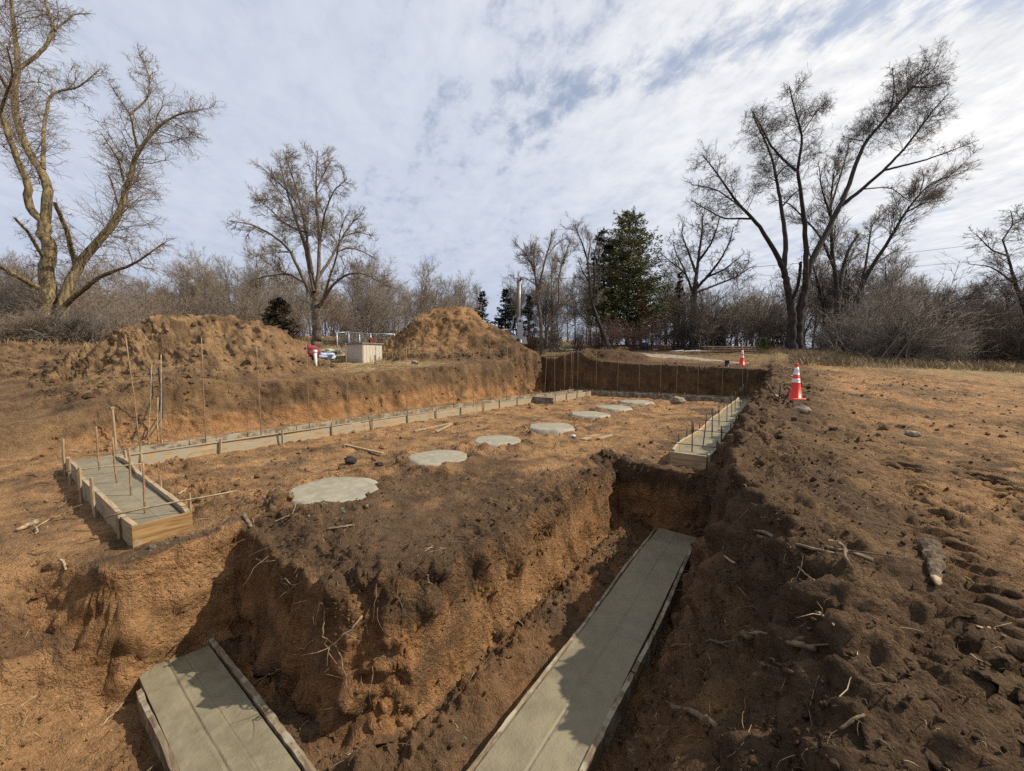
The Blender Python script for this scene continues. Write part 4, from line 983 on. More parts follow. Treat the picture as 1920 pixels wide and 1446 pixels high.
# -- big mossy tree on the left
c_ = lambda p: cr(p, 0, 0, .4288)
LA = [(c_([(212, 1420), (207, 1320), (205, 1200), (215, 1100), (195, 980)]), 23.8, 18.4, 0),
      (c_([(195, 980), (215, 850), (190, 740), (110, 650), (75, 530), (50, 420), (85, 300), (60, 130), (50, 0), (40, -150)]), 15.1, 3.2, .5),
      (c_([(195, 980), (120, 900), (125, 800), (70, 690), (20, 540), (-30, 420), (-60, 250)]), 13.0, 4.0, -.6),
      (c_([(265, 1420), (290, 1280), (330, 1160), (430, 1060), (520, 950), (560, 800), (600, 650), (660, 590), (750, 500), (860, 485)]), 18.7, 1.6, .9),
      (c_([(85, 300), (180, 230), (240, 130), (200, 20), (180, -100)]), 6.5, 2.4, .6), (c_([(600, 650), (570, 500), (500, 400), (470, 350)]), 4.3, 1.0, -.5),
      (c_([(570, 500), (650, 430), (655, 330), (610, 240)]), 3.6, 1.0, .6), (c_([(330, 1160), (290, 1000), (240, 890)]), 8.6, 5.6, -.9),
      (c_([(205, 1280), (150, 1250), (60, 1200), (-40, 1140)]), 10.1, 6.4, -.8), (c_([(205, 1140), (185, 1120), (120, 1010), (65, 955)]), 6.5, 4.0, -.7),
      (c_([(190, 740), (190, 560), (220, 400), (340, 390), (440, 300)]), 6.5, 1.6, .9), (c_([(290, 1330), (420, 1220), (480, 1190), (580, 1160), (720, 1060)]), 9.4, 1.6, -1.),
      (c_([(750, 500), (820, 560), (850, 600)]), 1.8, 0.8, .6), (c_([(540, 790), (520, 700), (440, 580)]), 3.6, 0.8, -.8), (c_([(50, 420), (-20, 300), (-50, 120)]), 5.8, 2.4, -.7), (c_([(240, 130), (330, 60), (400, 60)]), 3.6, 1.0, .4), (c_([(520, 910), (490, 800), (475, 765)]), 2.9, 2.4, -.3), (c_([(-20, 540), (60, 330), (30, 200)]), 5.0, 1.6, -1)]
hero(LA, 18.5, None, 'broadleaf_tree', 'huge mossy-barked bare tree with several leaning stems at the left edge', [
    dict(count=230, t0=.22, t1=1, ang=52, ratio=.26, S=8, wander=.30, trop=.06, rscale=.42, rmin=.016, lmax=2.6),
    dict(count=2200, t0=.15, t1=1, ang=52, ratio=.5, S=6, wander=.30, trop=.03, rscale=.5, rmin=.009, lmin=.3, lmax=1.4),
    dict(count=2200, src=0, t0=.2, t1=1, ang=68, ratio=.15, S=6, wander=.24, trop=.04, rscale=.1, rmin=.008, lmin=.4, lmax=1.9),
    dict(count=3500, src=2, t0=.1, t1=1, ang=48, ratio=.55, S=3, wander=.25, trop=.02, rscale=.6, rmin=.0055, lmin=.25, lmax=.8), dict(count=9000, src=3, t0=.1, t1=1, ang=50, ratio=.5, S=2, wander=.1, trop=.02, rscale=.6, rmin=.005, lmin=.2, lmax=.6), dict(count=7000, src=2, t0=.1, t1=1, ang=50, ratio=.5, S=2, wander=.1, trop=.02, rscale=.6, rmin=.005, lmin=.2, lmax=.7)], (M['bark_moss'], M['twig_warm']), spread=.14)
# -- fan-shaped tree left of the tall pile
c_ = lambda p: cr(p, 400, 240, .2905)
LB = [(c_([(668, 1400), (666, 1300), (665, 1200), (655, 1060)]), 15, 13, 0), (c_([(655, 1060), (620, 900), (600, 780), (560, 670), (510, 520), (460, 360), (420, 180)]), 9, 1.4, .6),
      (c_([(640, 950), (610, 750), (580, 560), (540, 400), (480, 220), (450, 140)]), 6, 1.2, -.6), (c_([(665, 1100), (680, 900), (685, 700), (665, 500), (665, 300), (672, 150)]), 8, 1.4, .3),
      (c_([(690, 720), (720, 540), (780, 400), (860, 330)]), 4.5, 1.2, -.7), (c_([(680, 960), (760, 840), (840, 700), (900, 600), (970, 550)]), 6, 1.2, .9), (c_([(620, 1060), (560, 930), (500, 800), (470, 760), (380, 690), (250, 620), (100, 600)]), 7, 1.2, -.8),
      (c_([(560, 670), (460, 620), (360, 520), (280, 440)]), 4, 1.1, .9), (c_([(510, 800), (400, 800), (270, 830)]), 3.5, 1, -.9), (c_([(690, 1140), (780, 1000), (870, 940), (960, 935), (1110, 1010)]), 6, 1.3, -.7),
      (c_([(800, 800), (870, 770), (950, 790), (1060, 850)]), 3.5, 1.1, .7), (c_([(700, 1150), (740, 1000), (800, 820), (820, 650), (860, 560)]), 5, 1.2, -.9), (c_([(590, 1000), (480, 940), (380, 950), (240, 985)]), 4.5, 1.1, .9),
      (c_([(580, 560), (500, 430), (330, 270), (280, 230)]), 3, 1, -.3), (c_([(665, 400), (740, 240), (760, 210)]), 3, 1, .4), (c_([(840, 700), (930, 670), (1040, 700)]), 3, 1, .9)]
hero(LB, 29, None, 'broadleaf_tree', 'tall fan-shaped bare tree behind the junk heap left of the pale shed', [
    dict(count=420, t0=.25, t1=.97, ang=50, ratio=.24, S=7, wander=.2, trop=.03, rscale=.5, rmin=.015, lmax=2.3),
    dict(count=3000, t0=.2, t1=1, ang=34, ratio=.5, S=5, wander=.2, trop=.03, rscale=.5, rmin=.016, lmin=.4, lmax=1.8),
    dict(count=5200, t0=.1, t1=1, ang=44, ratio=.65, S=3, wander=.22, trop=.01, rscale=.6, rmin=.0066, lmin=.3, lmax=.9), dict(count=24000, t0=.05, t1=1, ang=46, ratio=.65, S=2, wander=.1, trop=.02, rscale=.7, rmin=.0056, lmin=.25, lmax=.9)], (M['bark_grey'], M['twig_warm']), spread=.13)
# -- spreading tree on the right
c_ = lambda p: cr(p, 1240, 80, .4288)
LC = [(c_([(572, 1360), (570, 1280), (572, 1180), (555, 1080), (535, 990)]), 17, 10, 0), (c_([(598, 1360), (597, 1280), (602, 1180), (630, 1080), (645, 980)]), 17, 11, .12),
      (c_([(535, 990), (480, 880), (420, 790), (350, 720), (310, 670), (250, 580), (180, 490)]), 9, 1.4, -.7), (c_([(535, 990), (545, 880), (535, 780), (515, 660), (500, 570), (470, 460), (400, 320)]), 9, 1.5, .6),
      (c_([(630, 1080), (635, 930), (625, 780), (610, 650), (590, 560), (610, 480), (620, 390), (590, 330), (560, 190)]), 10, 1.6, -.5), (c_([(590, 560), (530, 510), (470, 440), (440, 370), (390, 290)]), 5, 1.3, .5),
      (c_([(645, 980), (700, 870), (750, 780), (790, 700), (830, 600), (860, 500), (890, 430), (960, 360), (1010, 300), (1100, 190), (1210, 100)]), 11, 1.6, .6), (c_([(1000, 310), (1020, 200), (1010, 110)]), 3, 1, -.6),
      (c_([(790, 710), (880, 640), (970, 560), (1050, 480), (1120, 390), (1200, 280), (1260, 220)]), 7, 1.4, -.6), (c_([(970, 560), (1050, 540), (1150, 515), (1250, 480), (1390, 425)]), 4, 1, -.9),
      (c_([(400, 770), (330, 770), (270, 770), (130, 690)]), 4, 1, .5), (c_([(880, 430), (830, 420), (790, 410)]), 2, .8, -.5), (c_([(570, 1130), (600, 1060), (610, 960)]), 6, 5, -.5), (c_([(525, 720), (580, 660), (610, 640)]), 3.5, 2, .5),
      (c_([(500, 590), (540, 540), (590, 540)]), 3, 1.5, -.3), (c_([(890, 640), (1000, 630), (1080, 690)]), 2.5, .8, .6), (c_([(350, 720), (240, 640), (130, 620)]), 3, 1, -.4), (c_([(1100, 190), (1160, 200), (1260, 170)]), 2.6, 1, .4), (c_([(620, 390), (680, 300), (720, 260)]), 2.6, 1, .6)]
TWC = [dict(count=620, t0=.46, t1=.97, ang=58, ratio=.21, S=6, wander=.24, trop=.03, rscale=.5, rmin=.014, lmax=2.0),
       dict(count=5600, t0=.15, t1=1, ang=50, ratio=.6, S=5, wander=.24, trop=.02, rscale=.5, rmin=.0085, lmin=.4, lmax=1.3),
       dict(count=6500, t0=.1, t1=1, ang=46, ratio=.65, S=3, wander=.22, trop=.02, rscale=.6, rmin=.0066, lmin=.3, lmax=.9), dict(count=30000, t0=.05, t1=1, ang=48, ratio=.65, S=2, wander=.1, trop=.03, rscale=.7, rmin=.0056, lmin=.25, lmax=.6)]
hero(LC, 29, None, 'broadleaf_tree', 'tallest bare tree on the right with two fused trunks and wide spreading limbs', [dict(q) for q in TWC], (M['bark_dark'], M['twig_dark']), spread=.15)
# -- second tree just behind it
LD = [(c_([(775, 1330), (770, 1200), (765, 1050), (745, 900), (740, 700), (755, 560)]), 11, 1.6, .2), (c_([(830, 1330), (840, 1180), (880, 1050), (920, 980), (1000, 860), (1060, 750), (1130, 660), (1200, 590), (1255, 590)]), 10, 1.4, -.5),
      (c_([(770, 1180), (790, 1000), (820, 900), (860, 840)]), 8, 4, .6), (c_([(760, 1000), (700, 850), (560, 700), (500, 690)]), 5, 1.3, -.6), (c_([(880, 1050), (900, 930), (920, 790), (960, 760)]), 5, 1.2, .7), (c_([(740, 720), (790, 560), (820, 450)]), 4, 1, .5),
      (c_([(920, 980), (990, 930), (1040, 900)]), 4, 1.2, .6), (c_([(740, 760), (700, 640), (690, 540)]), 4, 1, -.4), (c_([(720, 1310), (710, 1150), (670, 1000), (640, 900)]), 7, 1.5, -.5), (c_([(1060, 750), (1150, 700), (1240, 690)]), 2.5, 1, .3), (c_([(1130, 660), (1150, 590), (1140, 560)]), 2.5, 1, .3)]
hero(LD, 33, None, 'broadleaf_tree', 'bushy-topped bare tree just behind the tallest right tree, one limb leaning far right', [
    dict(count=300, t0=.45, t1=1, ang=42, ratio=.25, S=6, wander=.16, trop=.08, rscale=.5, rmin=.014, lmax=2.6),
    dict(count=3000, t0=.2, t1=1, ang=34, ratio=.5, S=5, wander=.2, trop=.06, rscale=.5, rmin=.0125, lmin=.4, lmax=1.6), dict(count=20000, t0=.1, t1=1, ang=44, ratio=.65, S=2, wander=.1, trop=.03, rscale=.7, rmin=.0062, lmin=.25, lmax=.9)], (M['bark_dark'], M['twig_grey']), spread=.12)
# -- gnarled round tree between the pine and the tallest tree
c_ = lambda p: cr(p, 860, 380, .25)
LE = [([(1300, 640), (1300, 570), (1301, 556), (1304, 530)], 13, 10, 0), ([(1304, 530), (1310, 480), (1316, 440), (1318, 400)], 7, 1.5, .4), ([(1302, 545), (1325, 520), (1350, 490), (1370, 450), (1375, 425)], 6, 1.4, -.7), ([(1302, 550), (1340, 535), (1380, 520), (1410, 500)], 5, 1.3, .8),
      ([(1300, 550), (1285, 510), (1262, 495), (1245, 480)], 5, 1.3, -.7), ([(1304, 510), (1290, 470), (1278, 440), (1280, 420)], 5, 1.2, .8), ([(1310, 490), (1335, 455), (1345, 425), (1350, 405)], 5, 1.3, -.4), ([(1325, 520), (1360, 505), (1395, 475)], 4, 1.2, -.5), ([(1285, 510), (1265, 470), (1262, 450)], 3.5, 1.1, .5)]
hero(LE, 36, None, 'broadleaf_tree', 'rounded gnarled dark bare tree rising behind the brown bush right of the pine', [
    dict(count=170, t0=.25, t1=1, ang=46, ratio=.36, S=7, wander=.32, trop=.08, rscale=.55, rmin=.02, lmax=2.6), dict(count=900, t0=.2, t1=1, ang=45, ratio=.5, S=5, wander=.3, trop=.06, rscale=.6, rmin=.016, lmin=.4, lmax=1.5), dict(count=6000, t0=.1, t1=1, ang=44, ratio=.65, S=2, wander=.1, trop=.04, rscale=.7, rmin=.010, lmin=.25, lmax=.8)], (M['bark_dark'], M['twig_dark']), spread=.1)
# -- slender trees left of the pine
LF = [(c_([(625, 1080), (620, 900), (590, 700), (575, 540), (520, 400), (450, 330)]), 8, 1.2, .4), (c_([(655, 1080), (665, 920), (760, 760), (745, 620), (760, 500), (790, 420), (830, 300)]), 6, 1.1, -.5), (c_([(590, 680), (620, 560), (650, 420), (690, 300), (700, 200)]), 5, 1, -.2),
      (c_([(575, 540), (560, 400), (580, 290)]), 3, 1, .5), (c_([(650, 420), (740, 300), (800, 270)]), 3, 1, .6), (c_([(520, 400), (470, 390), (440, 400)]), 2.2, 1, .3), (c_([(580, 620), (500, 560), (400, 570)]), 2.4, .8, .3)]
hero(LF, 31, None, 'broadleaf_tree', 'slender pale-topped bare tree with a crooked second stem right of the meter pole', [
    dict(count=130, t0=.35, t1=1, ang=32, ratio=.26, S=6, wander=.2, trop=.08, rscale=.5, rmin=.012, lmax=1.8), dict(count=1100, t0=.2, t1=1, ang=36, ratio=.5, S=5, wander=.24, trop=.05, rscale=.5, rmin=.011, lmin=.35, lmax=1.2), dict(count=7800, t0=.1, t1=1, ang=38, ratio=.65, S=2, wander=.1, trop=.03, rscale=.7, rmin=.007, lmin=.2, lmax=.7)], (M['bark_grey'], M['twig_warm']), spread=.1)
LG = [(c_([(1120, 1060), (1050, 900), (1000, 760), (980, 600), (970, 430), (910, 260), (860, 160)]), 9, 1.2, .3), (c_([(1010, 760), (1020, 560), (1010, 420), (1050, 250)]), 5, 1, -.5), (c_([(970, 430), (990, 300), (960, 200)]), 3, 1, .4), (c_([(980, 600), (920, 500), (900, 440)]), 3, 1, -.4), (c_([(1000, 700), (940, 640), (900, 620)]), 3, 1, .5)]
hero(LG, 33, None, 'broadleaf_tree', 'dark leaning bare tree directly in front of the left side of the pine', [
    dict(count=110, t0=.25, t1=1, ang=36, ratio=.26, S=6, wander=.24, trop=.1, rscale=.5, rmin=.014, lmax=2), dict(count=800, t0=.2, t1=1, ang=36, ratio=.5, S=5, wander=.24, trop=.06, rscale=.5, rmin=.008, lmin=.35, lmax=1.2), dict(count=4800, t0=.1, t1=1, ang=38, ratio=.65, S=2, wander=.1, trop=.03, rscale=.7, rmin=.007, lmin=.2, lmax=.7)], (M['bark_dark'], M['twig_grey']), spread=.1)
# -- tree at the right edge and the fallen limb
LH = [([(1948, 690), (1940, 640), (1915, 560), (1900, 520), (1890, 480), (1880, 450)], 11, 2, .1), ([(1915, 560), (1940, 480), (1930, 430), (1920, 400)], 5, 1.3, .6), ([(1890, 480), (1860, 470), (1830, 440)], 3.5, 1, -.5), ([(1900, 530), (1860, 500), (1815, 495)], 3.5, 1, .5), ([(1880, 450), (1900, 420), (1895, 395)], 3, 1, .4), ([(1940, 500), (1980, 450), (1990, 400)], 4, 1, .3)]
hero(LH, 26, None, 'broadleaf_tree', 'bare tree cut off by the right edge of the picture above the thicket', [
    dict(count=120, t0=.3, t1=1, ang=48, ratio=.34, S=6, wander=.24, trop=-.02, rscale=.5, rmin=.012, lmax=2.4), dict(count=900, t0=.2, t1=1, ang=42, ratio=.5, S=5, wander=.24, trop=-.02, rscale=.5, rmin=.011, lmin=.35, lmax=1.3), dict(count=6600, t0=.1, t1=1, ang=42, ratio=.65, S=2, wander=.1, trop=-.02, rscale=.7, rmin=.007, lmin=.2, lmax=.7)], (M['bark_dark'], M['twig_grey']), spread=.1)
LI = [([(1640, 690), (1680, 612), (1720, 596), (1765, 578), (1820, 552), (1868, 530)], 6, 1.4, -.1), ([(1690, 600), (1710, 580), (1730, 555)], 4, 1.2, .3), ([(1765, 578), (1800, 560), (1850, 560)], 2.5, 1, -.4), ([(1720, 596), (1690, 570), (1640, 575)], 2.5, 1, .4)]
hero(LI, 24.5, None, 'leaning_tree', 'bent bare tree with a long limb leaning right over the thicket', [
    dict(count=60, t0=.3, t1=1, ang=45, ratio=.3, S=6, wander=.22, trop=.02, rscale=.5, rmin=.012, lmax=1.8), dict(count=420, t0=.2, t1=1, ang=42, ratio=.5, S=5, wander=.24, trop=.02, rscale=.5, rmin=.011, lmin=.3, lmax=1.1), dict(count=2700, t0=.1, t1=1, ang=42, ratio=.65, S=2, wander=.1, trop=0, rscale=.7, rmin=.007, lmin=.2, lmax=.6)], (M['bark_dark'], M['twig_dark']), spread=.1)

# ------------------------------------------------------------------ far woods: a few kinds of bare tree and shrub, copied one by one
def proto_tree(h, seed, kind):
    global trng; trng = np.random.default_rng(seed)
    n = 3 if kind == 'multi' else 1; P, R = [], []
    for k in range(n):
        top = np.array([trng.normal(0, .10 * h), trng.normal(0, .10 * h), h * trng.uniform(.82, 1)]); q = np.linspace(0, 1, 6)[:, None]
        p = q * top * np.array([1, 1, 1]) + trng.normal(0, .018 * h, (6, 3)) * q + (np.array([trng.normal(0, .2), trng.normal(0, .2), 0]) if n > 1 else 0); p[0, 2] = -.4
        a, b = resample(p, np.linspace(.0135 * h, .002 * h, 6), 14); P.append(a); R.append(b)
    P0, R0 = np.stack(P), np.stack(R); V, Q = tubes(P0, R0, 6)
    P1, R1 = grow(P0, R0, 34 * n if n > 1 else 60, .22, 1, 38 if kind != 'wide' else 52, .42, 7, .16, .09, .5, .012, .3, h * .45)
    V1, Q1 = tubes(P1, R1, 4)
    P2, R2 = grow(P1, R1, 420, .15, 1, 36, .5, 5, .2, .05, .5, .009, .35, h * .2)
    P3, R3 = grow(P2, R2, 4200, .05, 1, 38, .65, 2, .1, .03, .7, .0095, .3, h * .1)
    return [(V, Q)], [(V1, Q1), tubes(P2, R2, 3), spikes(P3, R3)]
def proto_shrub(h, seed, n=46, spread=.55, arch=-.03):
    global trng; trng = np.random.default_rng(seed)
    az = trng.uniform(0, 2 * math.pi, n); tilt = np.abs(trng.normal(0, spread, n)); d = np.stack([np.sin(tilt) * np.cos(az), np.sin(tilt) * np.sin(az), np.cos(tilt)], 1)
    S = 7; P = np.empty((n, S, 3)); P[:, 0] = np.c_[trng.normal(0, .12 * h, (n, 2)), np.full(n, -.15)]; L = h * trng.uniform(.55, 1.1, n)
    for s in range(1, S):
        d = d + trng.normal(0, .12, d.shape) + np.array([0, 0, arch]); d /= np.linalg.norm(d, axis=1)[:, None]; P[:, s] = P[:, s - 1] + d * (L / (S - 1))[:, None]
    R = np.linspace(.013, .005, S)[None] * trng.uniform(.7, 1.5, n)[:, None] * (h / 2.5) ** .5
    P1, R1 = grow(P, R, n * 9, .2, 1, 42, .42, 5, .2, .02, .6, .005, .2, h * .4); P2, R2 = grow(P1, R1, n * 30, .1, 1, 42, .65, 2, .1, .02, .8, .006, .15, h * .2)
    return [tubes(P, R, 4), tubes(P1, R1, 3), spikes(P2, R2)]
def put(proto, x, y, s, rz, label, group, name, cat, mats, sz=1.0):
    """thing with shared-mesh children"""
    t = thing(name, label, cat, (x, y, ground_z(x, y)), group)
    t.rotation_euler = (0, 0, rz); t.scale = (s, s, s * sz)
    for nm, me, mt in proto:
        o = bpy.data.objects.new(nm, me); COL.objects.link(o); o.parent = t
        o.material_slots[0].link = 'OBJECT'; o.material_slots[0].material = M[mt]
    return t
PT = {}
for k, (h, sd_, kd) in enumerate([(11, 41, 'up'), (12, 42, 'wide'), (10, 43, 'multi'), (12, 44, 'up'), (9, 45, 'wide')]):
    a_, b_ = proto_tree(h, sd_, kd); a_ = branchmesh('trunk', a_, M['bark_grey']); b_ = branchmesh('crown', b_, M['twig_grey'])
    for mk in ('warm', 'grey', 'dark'): PT[k, mk] = [('trunk', a_, 'bark_dark' if mk == 'dark' else 'bark_grey'), ('crown', b_, 'twig_' + mk)]
PS = {}
for k, (h, sd_, n, sp) in enumerate([(2.6, 61, 60, .5), (2.2, 62, 70, .7), (3.4, 63, 60, .38), (1.5, 64, 80, .85)]):
    PS[k] = branchmesh('shrub', proto_shrub(h, sd_, n, sp), M['twig_grey'])
prng = np.random.default_rng(5)
def woods(x0, x1, n, k0, k1, h0, h1, mk, label, group, kinds=(0, 1, 2, 3, 4)):
    for i in range(n):
        px = x0 + (x1 - x0) * (i + prng.uniform(.1, .9)) / n; k = prng.uniform(k0, k1); p = K(px, 640, k); kd = int(prng.choice(kinds)); hh = (11, 12, 10, 12, 9)[kd]
        put(PT[kd, mk if isinstance(mk, str) else str(prng.choice(mk))], p[0], p[1], prng.uniform(h0, h1) / hh, prng.uniform(0, 6.28), label, group, 'woodland_tree', 'tree', None)
def bush(px, k, s, kd, mk, label, group, sz=1.0, name='shrub'):
    p = K(px, 650, k); o = link(name, PS[kd]); o.material_slots[0].link = 'OBJECT'; o.material_slots[0].material = M['twig_' + mk]; o.location = (p[0], p[1], ground_z(p[0], p[1])); o.rotation_euler = (0, 0, prng.uniform(0, 6.28)); o.scale = (s, s, s * sz); return tag(o, label, 'shrub', group)
woods(-60, 330, 20, 34, 52, 6.5, 10, ('warm', 'grey'), 'bare woodland tree behind the mossy tree and left pile', 'woodland trees behind the left dirt pile')
woods(300, 520, 13, 40, 56, 8, 11.5, ('warm', 'grey'), 'bare woodland tree between left pile and fan-shaped tree', 'woodland trees between the pile and the fan tree')
woods(500, 700, 10, 44, 58, 7, 10.5, ('warm', 'grey'), 'bare woodland tree behind the fan-shaped tree and shed', 'woodland trees behind the fan tree')
woods(690, 900, 13, 46, 60, 6.5, 9.5, ('warm', 'grey'), 'low bare woodland tree behind the tall dirt pile', 'woodland trees behind the tall dirt pile')
woods(950, 1130, 13, 40, 56, 6.5, 10.5, ('grey', 'dark'), 'thin bare tree between the meter pole and pine', 'bare trees between pole and pine')
woods(1225, 1490, 19, 44, 64, 6, 9.5, ('grey', 'warm'), 'pale bare tree far behind the lumber stack', 'bare trees far behind the lumber stack')
woods(1500, 1720, 14, 36, 48, 7.5, 12, ('grey', 'dark'), 'bare tree tangled behind the two big right-hand trees', 'bare trees behind the big right trees', (0, 2, 3))
woods(1690, 2000, 18, 28, 42, 4.5, 7.2, ('grey', 'dark'), 'slim bare tree growing out of the far right thicket', 'slim trees in the right thicket', (0, 2, 3))
put(PT[4, 'grey'], *K(700, 640, 33)[:2], .75, 1.0, 'small round bare tree right of the fan-shaped tree behind the fence', None, 'woodland_tree', 'tree', None)
for px, k, s, kd, mk in [(655, 31, 1.2, 0, 'warm'), (690, 33, 1.5, 2, 'warm'), (735, 34, 1.3, 2, 'grey'), (560, 34, 1.2, 0, 'warm'), (470, 36, 1.6, 2, 'warm'), (420, 38, 1.7, 2, 'grey'), (360, 38, 1.6, 2, 'warm'), (310, 36, 1.6, 0, 'warm'), (780, 42, 1.8, 2, 'warm'), (830, 44, 1.8, 2, 'grey'), (880, 40, 1.5, 0, 'warm'), (510, 40, 1.8, 2, 'grey'), (620, 40, 1.8, 2, 'warm'), (720, 42, 1.9, 2, 'grey'), (270, 36, 1.6, 2, 'grey'), (850, 40, 1.6, 2, 'warm')]:
    bush(px, k, s, kd, mk, 'grey-brown leafless shrub at the wood edge behind the dirt piles', 'shrubs at the left wood edge')
for px, k, s, kd, mk in [(20, 17.5, 1.0, 3, 'warm'), (70, 17, 1.1, 1, 'warm'), (120, 17, 1.0, 3, 'warm'), (165, 17.5, 1.0, 1, 'grey'), (205, 18.5, 1.0, 0, 'warm'), (-30, 16, 1.2, 1, 'warm'), (45, 20, 1.3, 0, 'grey'), (150, 20, 1.3, 0, 'warm'), (0, 21, 1.5, 0, 'warm'), (230, 20, 1.1, 0, 'grey'), (100, 22, 1.5, 2, 'warm'), (260, 24, 1.3, 0, 'warm'), (-60, 19, 1.5, 0, 'warm')]:
    bush(px, k, s, kd, mk, 'tangled leafless brush around the foot of the mossy tree', 'brush round the mossy tree', .8)
for px, k, s, kd, mk in [(1150, 34, 1.1, 0, 'red'), (1190, 33, 1.15, 1, 'red'), (1120, 35, 1.1, 1, 'red'), (1230, 34, 1.1, 0, 'red'), (1085, 34, 1.0, 0, 'dark'), (1000, 33, .9, 0, 'red'), (1040, 34, 1.2, 2, 'grey')]:
    bush(px, k, s, kd, mk, 'low reddish-brown leafless shrub in front of the pine', 'reddish shrubs in front of the pine')
for px, k, s, kd, mk in [(1275, 34, 1.7, 1, 'dark'), (1310, 34, 1.9, 0, 'warm'), (1345, 34.5, 1.7, 1, 'dark'), (1330, 36, 2.0, 2, 'dark')]:
    bush(px, k, s, kd, mk, 'big rounded brown bush under the gnarled dark tree', 'rounded bushes under the gnarled tree')
for px, k, s, kd, mk in [(1400, 37, 1.6, 2, 'grey'), (1440, 38, 2.0, 2, 'warm'), (1470, 37, 1.5, 0, 'grey'), (1425, 44, 2.2, 2, 'grey')]:
    bush(px, k, s, kd, mk, 'upright pale twiggy shrub behind the small cedar', 'pale shrubs behind the small cedar')
for i in range(30):
    px = 1530 + 440 * (i + prng.uniform(0, 1)) / 30; k = prng.uniform(23.5, 31) if px > 1640 else prng.uniform(29, 36); bush(px, k, prng.uniform(.7, 1.4) * (1.4 if 1560 < px < 1690 else .9 if px < 1790 else 1.2), int(prng.choice((0, 2, 1, 2))), str(prng.choice(('grey', 'warm', 'grey', 'dark'))), 'dense leafless thicket shrub along the right field edge', 'thicket shrubs along the right edge')

# ------------------------------------------------------------------ conifers
def conifer(px, py0, pytop, k, wpx, label, mat, seed, n=120, dens=60, tw=.5, droop=-.12, taper=.9, name='conifer', base=.06, leaf=.22):
    r_ = np.random.default_rng(seed); q = K(px, py0, k); gz = ground_z(q[0], q[1]); H = K(px, pytop, k)[2] - gz; W = wpx / F_PX * k / 2
    t = thing(name, label, 'tree', (q[0], q[1], gz)); b = np.array([q[0], q[1], gz])
    MB().tube([b - [0, 0, .3], b + [0, 0, H * .5], b + [0, 0, H * .97]], [.018 * H, .011 * H, .01], 7).build('trunk', M['bark_dark'], t, True)
    z = base + (1 - base) * r_.uniform(0, 1, n) ** 1.15; az = r_.uniform(0, 6.283, n)
    ln = W * np.clip((1 - z) ** taper * 1.12 + .05, 0, 1) * r_.uniform(.55, 1.12, n)
    d = np.stack([np.cos(az), np.sin(az), np.full(n, 0.)], 1); rise = r_.normal(.22, .16, n)
    # boughs
    S = 6; u = np.linspace(0, 1, S); P = b + np.c_[np.zeros((n, 2)), z * H][:, None] + d[:, None] * (ln[:, None] * u[None])[..., None]; P[..., 2] += ln[:, None] * (rise[:, None] * u[None] + droop * u[None] ** 2)
    V, Q = tubes(P, np.maximum(.012 + .010 * ln[:, None] * (1 - u[None]), .006), 3); link('bough', fast_mesh('bough', V - b, Q, None, M['bark_dark']), t)
    # needle sprays: narrow leaves fanned about each bough
    cnt = np.maximum((dens * ln / W).astype(int), 14); idx = np.repeat(np.arange(n), cnt); m = len(idx); s = r_.uniform(.18, 1.03, m)
    f = np.clip(s, 0, .999) * (S - 1); kk = f.astype(int); fr = (f - kk)[:, None]; p = P[idx, kk] * (1 - fr) + P[idx, np.minimum(kk + 1, S - 1)] * fr
    side = np.stack([-d[idx, 1], d[idx, 0], np.zeros(m)], 1); off = r_.normal(0, 1, m) * (1.05 - s) * .30 * ln[idx]; p = p + side * off[:, None]; p[:, 2] += r_.normal(0, .07, m) * ln[idx] * .6 - .06 * np.abs(off)
    dr = d[idx] * r_.uniform(.3, 1.1, m)[:, None] + side * (np.sign(off) * r_.uniform(.1, 1.1, m))[:, None] + np.c_[np.zeros((m, 2)), r_.normal(.12, .38, m)]; dr /= np.linalg.norm(dr, axis=1)[:, None]
    lw = np.cross(dr, r_.normal(size=(m, 3))); lw /= np.linalg.norm(lw, axis=1)[:, None] + 1e-9
    L = (leaf * r_.uniform(.6, 1.4, m))[:, None]
    V = np.stack([p - lw * L * .16, p + dr * L * .55 - lw * L * .20 * 0, p + dr * L, p + lw * L * .16], 1)
    V[:, 1] = p + dr * L * .5 + lw * L * -.22
    Q = np.arange(m * 4).reshape(-1, 4)
    o = link('foliage', fast_mesh('foliage', V.reshape(-1, 3) - b, Q, None, M[mat], False), t)
    return t
conifer(1176, 640, 406, 43, 162, 'tall olive-green pine with dense sprays right of the slender bare trees', 'needle', 71, 480, 130, droop=-.02, taper=.48, name='pine_tree', leaf=.24)
conifer(1130, 640, 436, 44, 90, 'darker narrow pine standing close against the left of the tall olive pine', 'needle_dark', 72, 170, 90, droop=-.02, taper=.5, name='pine_tree', base=.3, leaf=.26)
conifer(905, 640, 548, 36, 62, 'dark spruce just right of the tall dirt pile, leftmost of the spruces', 'needle_dark', 73, 130, 44, name='spruce_tree', leaf=.22)
conifer(948, 640, 543, 34, 66, 'pointed dark spruce immediately left of the meter pole', 'needle_dark', 74, 160, 52, name='spruce_tree', leaf=.22)
conifer(990, 640, 555, 36, 52, 'dark spruce immediately right of the meter pole', 'needle_dark', 75, 120, 46, name='spruce_tree', leaf=.22)
conifer(1033, 640, 590, 37, 36, 'small dark cedar at the foot of the slender pale-topped tree', 'needle_brown', 76, 80, 40, name='cedar_tree', leaf=.2)
conifer(1272, 640, 512, 40, 44, 'bluish dark spruce half hidden behind the gnarled dark tree', 'needle_dark', 77, 120, 46, name='spruce_tree', leaf=.24)
conifer(526, 652, 560, 32, 66, 'bronzed round cedar at the right end of the left dirt pile', 'needle_brown', 78, 170, 60, taper=.6, name='cedar_tree', leaf=.22)
